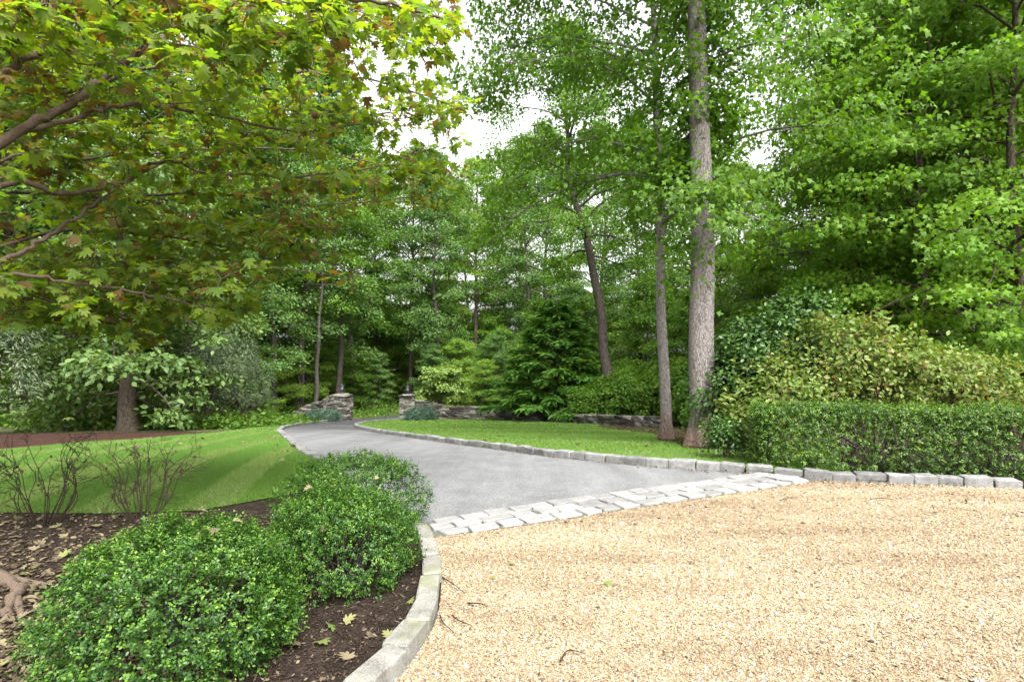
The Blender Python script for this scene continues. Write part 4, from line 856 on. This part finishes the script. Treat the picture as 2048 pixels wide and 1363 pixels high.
# ================================================================== OVERHANGING MAPLE
print('maple')
def near_maple():
    g = np.random.default_rng(601); TB = np.array([-3.75, 2.9, .035]); t = thing('maple_tree', 'overhanging maple with yellow-green and rusty leaves, its low limbs reaching over the lawn', 'tree', TB)
    tp = smooth_path([TB + np.array([0, 0, -.05]), TB + np.array([.04, .05, .9]), TB + np.array([-.02, .1, 1.7]), TB + np.array([-.1, .2, 2.8]), TB + np.array([-.05, .35, 4.2]), TB + np.array([.15, .5, 6.0])], per=5)
    wood = [tube(tp, np.linspace(.21, .07, len(tp)), 16, .7, 6, 1)]
    tk = lambda h: np.array([np.interp(h, tp[:, 2], tp[:, k]) for k in range(3)])
    limbs = [
        ([tk(1.9), at(0, 288, 3.35), at(120, 222, 3.6), at(240, 132, 3.9), at(400, 20, 4.4), at(560, -110, 5.0)], .060, .02),
        ([tk(2.4), at(0, 145, 3.3), at(90, 96, 3.45), at(150, 36, 3.6), at(240, -50, 3.8)], .042, .018),
        ([tk(2.9), at(-40, 30, 3.2), at(60, -20, 3.3), at(300, -60, 3.2), at(560, -20, 3.3), at(760, 5, 3.5), at(900, 40, 3.7)], .045, .008),
        ([at(30, 270, 3.41), at(150, 238, 3.6), at(280, 206, 3.8), at(450, 236, 4.3), at(620, 262, 4.8), at(780, 225, 5.2)], .036, .007),
        ([tk(1.75), at(0, 372, 3.7), at(120, 388, 3.9), at(240, 366, 4.3), at(330, 322, 4.6), at(460, 350, 4.9), at(700, 342, 5.6), at(880, 292, 6.2)], .042, .007),
        ([tk(1.65), at(0, 525, 3.5), at(80, 482, 3.7), at(160, 430, 4.0), at(260, 360, 4.5), at(380, 300, 5.0)], .036, .008),
        ([tk(1.5), at(0, 556, 3.5), at(150, 566, 3.8), at(300, 588, 4.2), at(430, 618, 4.6), at(520, 612, 5.0)], .028, .006),
        ([tk(1.85), at(0, 392, 4.1), at(200, 396, 4.5), at(420, 388, 5.0), at(640, 410, 5.5), at(860, 392, 6.0)], .030, .006),
        ([tk(1.8), at(0, 320, 4.4), at(170, 318, 4.8), at(400, 300, 5.2), at(600, 296, 5.7), at(760, 330, 6.0)], .028, .006),
        ([tk(2.3), at(100, 200, 4.2), at(340, 130, 4.6), at(560, 140, 4.8), at(760, 165, 5.0), at(930, 222, 5.2)], .034, .006),
        ([tk(1.6), at(80, 470, 4.4), at(300, 470, 4.8), at(500, 500, 5.2), at(640, 520, 5.5), at(725, 548, 5.7)], .026, .006),
        ([tk(1.55), at(-30, 600, 3.6), at(100, 600, 4.0), at(220, 640, 4.3), at(300, 680, 4.5)], .022, .006),
        ([tk(3.2), at(200, -220, 3.6), at(500, -260, 4.2), at(800, -160, 4.6), at(920, -60, 4.9)], .04, .008),
        ([tk(2.2), at(-300, 200, 2.6), at(-500, 60, 2.0)], .05, .02), ([tk(2.8), at(-150, -200, 3.6), at(100, -380, 4.5)], .05, .02)]
    LP = []
    for pts, r0, r1 in limbs:
        r0 *= .52; p = smooth_path(pts, per=7); p[1:-1] += g.normal(0, .008, (len(p) - 2, 3)); wood.append(tube(p, np.linspace(r0, r1, len(p)), 8)); LP.append(p[5:])
    LP = np.concatenate(LP)
    # leaf sprays fill the canopy's own volume; every one hangs on a twig that leaves the nearest limb
    poly = np.array([(-260, -200), (930, -200), (925, 20), (880, 110), (760, 90), (720, 60), (735, 110), (690, 150), (790, 135), (860, 160), (945, 205), (940, 235), (850, 275), (760, 270), (720, 265), (790, 300), (940, 285), (935, 320), (905, 370), (880, 410), (800, 410), (720, 400), (700, 440), (650, 470), (728, 545), (700, 560), (600, 520), (540, 560), (520, 612), (430, 640), (330, 640), (290, 690), (200, 650), (90, 640), (0, 640), (-260, 620)], float)
    n = 2150; cx, cy = g.uniform(-260, 945, n), g.uniform(-200, 690, n); cx = np.append(cx, g.uniform(-60, 500, 150)); cy = np.append(cy, g.uniform(520, 660, 150)); ok = inside(poly, cx, cy); cx, cy = cx[ok], cy[ok]
    # thinner where the photo shows wood behind it
    thin = ((cx < 330) & (cy > 60) & (cy < 430) & (g.uniform(0, 1, len(cx)) < .30)) | ((cx > 330) & (cx < 760) & (cy > 60) & (cy < 430) & (g.uniform(0, 1, len(cx)) < .38)) | ((cy < -20) & (g.uniform(0, 1, len(cx)) < .82)) | ((cx < -20) & (g.uniform(0, 1, len(cx)) < .75))
    cx, cy = cx[~thin], cy[~thin]
    Y = 3.3 + np.clip(cx, 0, 950) / 950 * 1.9 + np.clip(cy, 0, 450) / 450 * .7 - np.where((cy < 130) & (cx > 300), .9, 0) + g.normal(0, .45, len(cx)); Y += np.where((cx < 380) & (cy > 100), .55, 0) * (g.uniform(0, 1, len(cx)) < .7); Y = np.clip(Y, 3.0, 6.8)
    SP = np.stack([(cx - 1024) / FPX * Y, Y, CAM_H + (HOR - cy) / FPX * Y], -1)
    pos, nrm, dd, sz, var, pet = [], [], [], [], [], []
    d0 = np.array([np.linalg.norm(LP - s, axis=1).min() for s in SP]); NET = [LP]
    for s in SP[np.argsort(d0)]:
        net = np.concatenate(NET); dist = np.linalg.norm(net - s, axis=1); j = int(np.argmin(dist + np.where(net[:, 0] > s[0], .25, 0) + .3 * np.abs(net[:, 2] - s[2]))); a = net[j]
        mid = (a + s) / 2 + np.array([0, 0, .05 * dist[j]]) + g.normal(0, .03, 3); tw = smooth_path([a, mid, s], per=3); wood.append(tube(tw, np.linspace(.0055, .0022, len(tw)), 3)); NET.append(tw[2:])
        ax = unit(s - a) if dist[j] > .02 else np.array([1., 0, 0]); rust = g.uniform() < .24; k = g.integers(10, 15)
        for q in range(k):
            f = g.uniform(.45, 1.1) if q > 1 else 1.0; b = a * (1 - f) + s * f if dist[j] < .6 else s - ax * g.uniform(0, .35)
            r = g.normal(0, 1, 3); r[2] = r[2] * .5 - .2; off = unit(r + ax * .4) * g.uniform(.04, .11); pp = b + off; pet.append((b, pp))
            pos.append(pp); hang = g.uniform(0, 1)
            nrm.append(np.array([0, -.25, 1.0]) * (1 - .6 * hang) + g.normal(0, .33, 3) + unit(off) * .45 * hang); dd.append(unit(off * np.array([1, 1, .4])) + np.array([.15, -.1, -.35 - .7 * hang])); sz.append(g.uniform(.050, .090) * (.8 if rust else 1))
            base_v = .30 + g.normal(0, .14); var.append(g.uniform(.80, 1) if (rust and g.uniform() < .6) or g.uniform() < .07 else min(.74, max(0, base_v)))
    pos, nrm, dd, sz, var = map(np.array, (pos, nrm, dd, sz, var))
    for b, pp in pet: wood.append((np.array([b, pp, pp + np.array([.0012, 0, .0018])]), np.array([[0, 1, 2]])))
    px = 1024 + pos[:, 0] / pos[:, 1] * FPX; py = HOR - (pos[:, 2] - CAM_H) / pos[:, 1] * FPX; seen = (px > 0) & (px < 2048) & (py > 0)
    facing = np.abs((unit(nrm) * unit(np.array(CP) - pos)).sum(-1)); score = np.where(seen, sz / pos[:, 1] * (.3 + facing), 0); big = np.argsort(-score)[:300]; rest = np.ones(len(pos), bool); rest[big] = False
    V, F, v = scatter(MAPLE, pos[rest] - TB, nrm[rest], dd[rest], sz[rest], var[rest]); cr = part('crown', mesh_np('crown', V, F, 'leaf_maple_near', v), t)
    wv, wf, _ = cat(wood); part('trunk', mesh_np('trunk', wv - TB, wf, 'bark_branch', smooth=True), t)
    vals = list(np.linspace(.02, .74, 9)) + [.82, .9, .98]; variants = [mesh_np('leaf', MAPLE[0], MAPLE[1], 'leaf_maple_near', np.full(len(MAPLE[0]), q)) for q in vals]
    Rm = frames(nrm[big], dd[big])
    for i, b in enumerate(big):
        M = Matrix.Identity(4)
        for a_ in range(3):
            for b_ in range(3): M[a_][b_] = Rm[i][a_][b_] * sz[b]
            M[a_][3] = pos[b][a_] - TB[a_]
        part('leaf', variants[int(np.argmin(np.abs(np.array(vals) - var[b])))], cr, None, M)
    # surface root that shows in the bed
    rp = smooth_path([TB + np.array([.15, .0, .02]), TB + np.array([.42, .22, .03]), gp(-20, 1160) + np.array([0, 0, .045]), gp(38, 1195) + np.array([0, 0, .05]), gp(18, 1225) + np.array([0, 0, .045]), gp(4, 1275) + np.array([0, 0, .02])], per=5)
    rp += g.normal(0, .008, rp.shape); rb = np.linspace(.052, .018, len(rp)) * (1 + .22 * np.sin(np.arange(len(rp)) * 2.1) + g.normal(0, .08, len(rp)))
    f1 = smooth_path([rp[10], gp(70, 1180) + np.array([0, 0, .04]), gp(120, 1178) + np.array([0, 0, .015])], per=5); f2 = smooth_path([rp[14], gp(42, 1240) + np.array([0, 0, .035]), gp(60, 1275) + np.array([0, 0, .01])], per=5)
    wv, wf, _ = cat([tube(rp - TB, rb, 9), tube(f1 - TB, np.linspace(.03, .010, len(f1)), 7), tube(f2 - TB, np.linspace(.026, .008, len(f2)), 7)]); part('root', mesh_np('root', wv, wf, 'bark_branch', smooth=True), t)
near_maple()

# ================================================================== GRASS, GROUND COVER, GRAVEL, LITTER
print('stuff')
def lawn_grass(name, label, poly, zoff, zones, seed, sdir, sw, sa=.3):
    g = np.random.default_rng(seed); Ps = []
    P = np.asarray(poly); x0, x1 = P[:, 0].min(), P[:, 0].max()
    for y0, y1, dens, h, w in zones:
        n = int((x1 - x0) * (y1 - y0) * dens); x, y = g.uniform(x0, x1, n), g.uniform(y0, y1, n); vis = np.abs(x) < y * .98 + .6
        k = inside(poly, x, y) & vis & ~(inside(MOULD, x, y) & (g.uniform(0, 1, n) < .8)); Ps.append(np.stack([x[k], y[k], np.full(k.sum(), h), np.full(k.sum(), w)], -1))
    A = np.concatenate(Ps); N = len(A); x, y, h, w = A.T
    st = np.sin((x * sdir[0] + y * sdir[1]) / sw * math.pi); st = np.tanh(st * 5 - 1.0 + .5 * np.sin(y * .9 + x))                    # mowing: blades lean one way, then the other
    lean = np.stack([st * sdir[1], -st * sdir[0]], -1) * .8 + g.normal(0, .4, (N, 2)); hh = h * g.uniform(.6, 1.3, N)
    b = np.stack([x, y, zg(y) + zoff], -1); tip = b + np.concatenate([lean * hh[:, None], hh[:, None] * .85], 1); a = g.uniform(0, math.pi, N); wv = np.stack([np.cos(a), np.sin(a), np.zeros(N)], -1) * (w * g.uniform(.7, 1.3, N))[:, None]
    V = np.stack([b - wv, b + wv, tip], 1).reshape(-1, 3); F = np.arange(3 * N).reshape(-1, 3); var = np.clip(.46 + sa * st + g.normal(0, .10, N), 0, 1)  # stripe light painted in: blades paler in one mowing direction, darker in the other
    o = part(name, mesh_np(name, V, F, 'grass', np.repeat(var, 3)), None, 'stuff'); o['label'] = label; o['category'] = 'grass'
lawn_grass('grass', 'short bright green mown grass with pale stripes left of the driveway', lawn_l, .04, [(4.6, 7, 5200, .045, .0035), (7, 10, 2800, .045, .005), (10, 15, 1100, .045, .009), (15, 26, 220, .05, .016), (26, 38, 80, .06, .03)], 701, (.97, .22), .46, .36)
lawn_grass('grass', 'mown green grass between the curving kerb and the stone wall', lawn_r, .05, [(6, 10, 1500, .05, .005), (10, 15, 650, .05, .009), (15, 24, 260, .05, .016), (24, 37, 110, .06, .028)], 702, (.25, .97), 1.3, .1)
def undergrowth():
    g = np.random.default_rng(711); C = []
    for x0, x1, Y0, Y1, n in [(-200, 620, 20.5, 34, 520), (560, 1000, 36.8, 56, 420), (950, 1500, 30, 50, 380), (1400, 2250, 13, 30, 420), (100, 560, 19.2, 22.5, 160)]:
        Y = g.uniform(Y0, Y1, n); px = g.uniform(x0, x1, n); C.append(np.stack([(px - 1024) / FPX * Y, Y], -1))
    C = np.concatenate(C); k = ~inside(road_poly, C[:, 0], C[:, 1]) & ~inside(lawn_r, C[:, 0], C[:, 1]) & ~inside(lawn_l, C[:, 0], C[:, 1]) & ~((C[:, 0] < 0) & (C[:, 1] > 35) & inside([tuple(p) for p in smooth_path(road_far_l, per=3)] + [tuple(p) for p in smooth_path(road_far_r, per=3)], C[:, 0], C[:, 1])); C = C[k]; S = len(C); m = 34; N = S * m; idx = np.repeat(np.arange(S), m)
    off = g.normal(0, 1, (N, 3)) * np.array([.45, .45, .0]); z = np.abs(g.normal(0, .24, N)) * g.uniform(.4, 1.4, S)[idx]
    pos = np.stack([C[idx, 0] + off[:, 0], C[idx, 1] + off[:, 1], zg(C[idx, 1] + off[:, 1]) + z + .02], -1)
    nrm = np.array([0, 0, .8]) + g.normal(0, .5, (N, 3)); d = g.normal(0, 1, (N, 3)) + np.array([0, -.3, -.2]); var = np.clip(.45 + g.uniform(-.4, .4, S)[idx] + g.normal(0, .15, N), 0, 1)
    V, F, v = scatter(LEAF2, pos, nrm, d, g.uniform(.09, .22, N), var); o = part('undergrowth', mesh_np('undergrowth', V, F, 'leaf_undergrowth', v), None, 'stuff'); o['label'] = 'low green ground cover and ferns on the shaded forest floor'; o['category'] = 'ground cover'
undergrowth()
def gravel():
    g = np.random.default_rng(721); Ps = []
    for y0, y1, dens, s in [(2.1, 3.3, 11000, .0047), (3.3, 4.6, 6500, .0051), (4.6, 6.8, 3300, .0059)]:
        x0, x1 = -1, y1 * .97; n = int((x1 - x0) * (y1 - y0) * dens); x, y = g.uniform(x0, x1, n), g.uniform(y0, y1, n); k = inside(gravel_poly, x, y) & (x < y * .98 + .15); Ps.append(np.stack([x[k], y[k], np.full(k.sum(), s)], -1))
    A = np.concatenate(Ps); N = len(A); s = A[:, 2] * np.exp(g.normal(0, .32, N)); sc3 = np.stack([s * g.uniform(.8, 1.3, N), s * g.uniform(.7, 1.1, N), s * g.uniform(.45, .8, N)], -1)
    nrm = np.array([0, 0, 1.0]) + g.normal(0, .4, (N, 3)); Rm = frames(nrm, g.normal(0, 1, (N, 3))); jit = OCTA[0][None] + g.normal(0, .22, (N, 6, 3))
    V = np.einsum('nij,nkj->nki', Rm, jit * sc3[:, None, :]) + np.stack([A[:, 0], A[:, 1], zg(A[:, 1]) + .012 + s * .35], -1)[:, None]
    F = (OCTA[1][None, :4] + (np.arange(N) * 6)[:, None, None]).reshape(-1, 3); o = part('gravel', mesh_np('gravel', V.reshape(-1, 3), F, 'pebble', np.repeat(g.uniform(0, 1, N), 6)), None, 'stuff'); o['label'] = 'loose tan pea gravel covering the parking court'; o['category'] = 'gravel'
gravel()
def litter():
    g = np.random.default_rng(731)
    curl = MAPLE[0].copy(); curl[:, 2] += .55 * curl[:, 0] ** 2 + .12 * (curl[:, 1] - .4) ** 2
    flatv = [mesh_np('fallen_leaf', curl, MAPLE[1], 'dry_leaf', np.full(len(curl), q)) for q in (.3, .45, .55, .62, .7, .8, .9)]
    oakv = [mesh_np('fallen_leaf', LEAF4[0] * np.array([1, 1, 2.5]), LEAF4[1], 'dry_leaf', np.full(6, q)) for q in (.2, .35, .5, .6)]
    def leaf(x, y, z, s, me, label, group, tilt=.25):
        o = part('fallen_leaf', me); o.matrix_world = place_M((x, y, z), np.array([0, 0, 1]) + g.normal(0, tilt, 3), g.normal(0, 1, 3) * np.array([1, 1, .1]), s); o['label'] = label; o['category'] = 'leaf'; o['group'] = group
    # bed at the left: 160 singles, the rest as litter
    n = 0
    while n < 160:
        px, py = g.uniform(-20, 420) if n % 3 else g.uniform(-20, 240), g.uniform(1040, 1360); x, y, z = gp(px, py)
        if np.hypot((x + 1.6) / .6, (y - 2.55) / .58) < 1 or np.hypot((x + 1.04) / .55, (y - 3.42) / .55) < 1: continue
        me = flatv[g.integers(7)] if g.uniform() < .65 else oakv[g.integers(4)]
        leaf(x, y, z + .045, g.uniform(.035, .075), me, 'curled dry leaf on the dark mulch below the bare bushes', 'dry leaves on the left mulch bed'); n += 1
    for px, py in [(640, 1300), (700, 1338), (660, 1265), (735, 1290), (780, 1290), (690, 1262), (820, 1215), (740, 1355), (600, 1310)]:
        x, y, z = gp(px, py); leaf(x, y, z + .045, g.uniform(.04, .08), flatv[g.integers(7)], 'dry leaf on the bare mulch between the boxwoods and the granite edging', 'dry leaves by the granite edging')
    for (t, base, loc), n_, lab in ((B1, 14, 'tan fallen leaf caught on the largest boxwood'), (B2, 8, 'tan fallen leaf caught on the middle boxwood of the row'), (B3, 8, 'tan fallen leaf caught on the boxwood next to the asphalt')):
        top = base[base[:, 2] > base[:, 2].max() * .55]
        for k in range(n_):
            p = top[g.integers(len(top))]; nn = unit(p * np.array([1, 1, 1.5]))
            o = part('fallen_leaf', flatv[g.integers(4)]); o.matrix_world = place_M(p + loc + nn * .055, nn + g.normal(0, .35, 3), g.normal(0, 1, 3), g.uniform(.028, .05)); o['label'] = lab; o['category'] = 'leaf'; o['group'] = 'leaves caught on boxwoods'
    for poly, n_, lab, gr, rng_ in ((lawn_l, 40, 'pale fallen leaf lying on the striped left lawn', 'fallen leaves on the left lawn', (5, 16)), (lawn_r, 50, 'pale fallen leaf lying on the lawn in front of the stone wall', 'fallen leaves on the right lawn', (7, 24))):
        k = 0
        while k < n_:
            y = g.uniform(*rng_); x = g.uniform(-.7, .6) * y
            if inside(poly, np.array([x]), np.array([y]))[0]: leaf(x, y, float(zg(y)) + .085, g.uniform(.05, .09), (flatv + oakv)[g.integers(11)], lab, gr, .5); k += 1
    gv = mesh_np('fallen_leaf', curl, MAPLE[1], 'dry_leaf', np.full(len(curl), 1.0))
    for px, py, s in [(1212, 1172, .05), (1335, 1165, .02), (1020, 1135, .035), (990, 1165, .04), (885, 1165, .04)]:
        x, y, z = gp(px, py); leaf(x, y, z + .03, s, gv, 'small green leaf lying on the tan gravel', 'green leaves on the gravel', .3)
    N = 900; m = g.integers(0, len(right_edge) - 1, N); e = right_edge[m] + (right_edge[m + 1] - right_edge[m]) * g.uniform(0, 1, (N, 1)); y_ = e[:, 1] - np.abs(g.normal(0, .10, N)) - .01; x_ = e[:, 0] + g.normal(0, .03, N); k = (y_ > 6) & (y_ < 22); x_, y_ = x_[k], y_[k]; N = len(x_)
    V, F, v = scatter(LEAF4, np.stack([x_, y_, zg(y_) + .022], -1), np.array([0, 0, 1.0]) + g.normal(0, .5, (N, 3)), g.normal(0, 1, (N, 3)) * np.array([1, 1, .1]), g.uniform(.008, .04, N), g.uniform(0, .6, N))
    o = part('leaf_debris', mesh_np('leaf_debris', V, F, 'dry_leaf', v), None, 'stuff'); o['label'] = 'crumbs of brown leaf gathered along the foot of the kerb'; o['category'] = 'leaf litter'
    # uncountable crumbs of leaf in the bed
    N = 6500; px, py = np.where(g.uniform(0, 1, N) < .6, g.uniform(-60, 330, N), g.uniform(-60, 880, N)), g.uniform(1035, 1500, N); Y = np.array([depth_of_row(v) for v in py]); x = (px - 1024) / FPX * Y; k = inside(bed_l, x, Y) & ((px < 540) | (g.uniform(0, 1, N) < .25)); x, Y = x[k], Y[k]; N = len(x)
    V, F, v = scatter(LEAF4, np.stack([x, Y, np.full(N, .045)], -1), np.array([0, 0, 1.0]) + g.normal(0, .4, (N, 3)), g.normal(0, 1, (N, 3)) * np.array([1, 1, .1]), g.uniform(.012, .05, N) * np.where(x > -1.2, .55, 1), g.uniform(.0, .65, N))
    o = part('leaf_litter', mesh_np('leaf_litter', V, F, 'dry_leaf', v), None, 'stuff'); o['label'] = 'crumbled brown leaf litter and bark chips on the mulch bed'; o['category'] = 'leaf litter'
    N = 9000; px, py = g.uniform(-60, 880, N), g.uniform(1035, 1600, N); Y = np.array([depth_of_row(v) for v in py]); x = (px - 1024) / FPX * Y; k = inside(bed_l, x, Y); x, Y = x[k], Y[k]; N = len(x)
    s_ = g.uniform(.004, .011, N); jit = (OCTA[0][None] + g.normal(0, .2, (N, 6, 3))) * np.stack([s_ * .5, s_ * g.uniform(1, 3, N), s_ * .4], -1)[:, None]
    Rm = frames(np.array([0, 0, 1.0]) + g.normal(0, .35, (N, 3)), g.normal(0, 1, (N, 3)) * np.array([1, 1, .15])); V = np.einsum('nij,nkj->nki', Rm, jit) + np.stack([x, Y, np.full(N, .04)], -1)[:, None]
    o = part('bark_mulch', mesh_np('bark_mulch', V.reshape(-1, 3), (OCTA[1][None] + (np.arange(N) * 6)[:, None, None]).reshape(-1, 3), 'mulch_chip', np.repeat(g.uniform(0, 1, N), 6)), None, 'stuff'); o['label'] = 'dark shredded bark mulch chips covering the left bed'; o['category'] = 'mulch'
    # twigs on the gravel
    for k, (a, b) in enumerate([((882, 1160), (930, 1196)), ((905, 1240), (945, 1262)), ((935, 1215), (975, 1224)), ((880, 1240), (908, 1276)), ((1120, 1335), (1170, 1318)), ((1740, 1003), (1790, 1004)), ((1560, 1005), (1600, 1000))]):
        A, B = gp(*a), gp(*b); p = smooth_path([A, (A + B) / 2 + np.array([g.normal(0, .015), g.normal(0, .02), .012]), B], per=4) + np.array([0, 0, .028]); V, F = tube(p - A, np.linspace(.0045, .002, len(p)), 5)
        single('twig', mesh_np('twig', V, F, 'twig', smooth=True), 'thin dark fallen twig lying on the tan gravel', 'twig', 'twigs on the gravel', A)
    pb = mesh_np('dark_stone', *[(OCTA[0] + g.normal(0, .15, (6, 3))), OCTA[1]], 'wall_core')
    for px, py, s in [(1132, 1048, .012), (1163, 1046, .010), (1270, 1052, .009), (1318, 1040, .011), (1605, 1050, .013), (1742, 1290, .012)]:
        x, y, z = gp(px, py); o = single('dark_stone', pb, 'dark brown clod lying on the pale gravel', 'stone', 'dark clods on the gravel', (x, y, z + .02)); o.scale = (s * 1.4, s, s * .7)
litter()
print('tris', sum(len(m.polygons) for m in bpy.data.meshes))
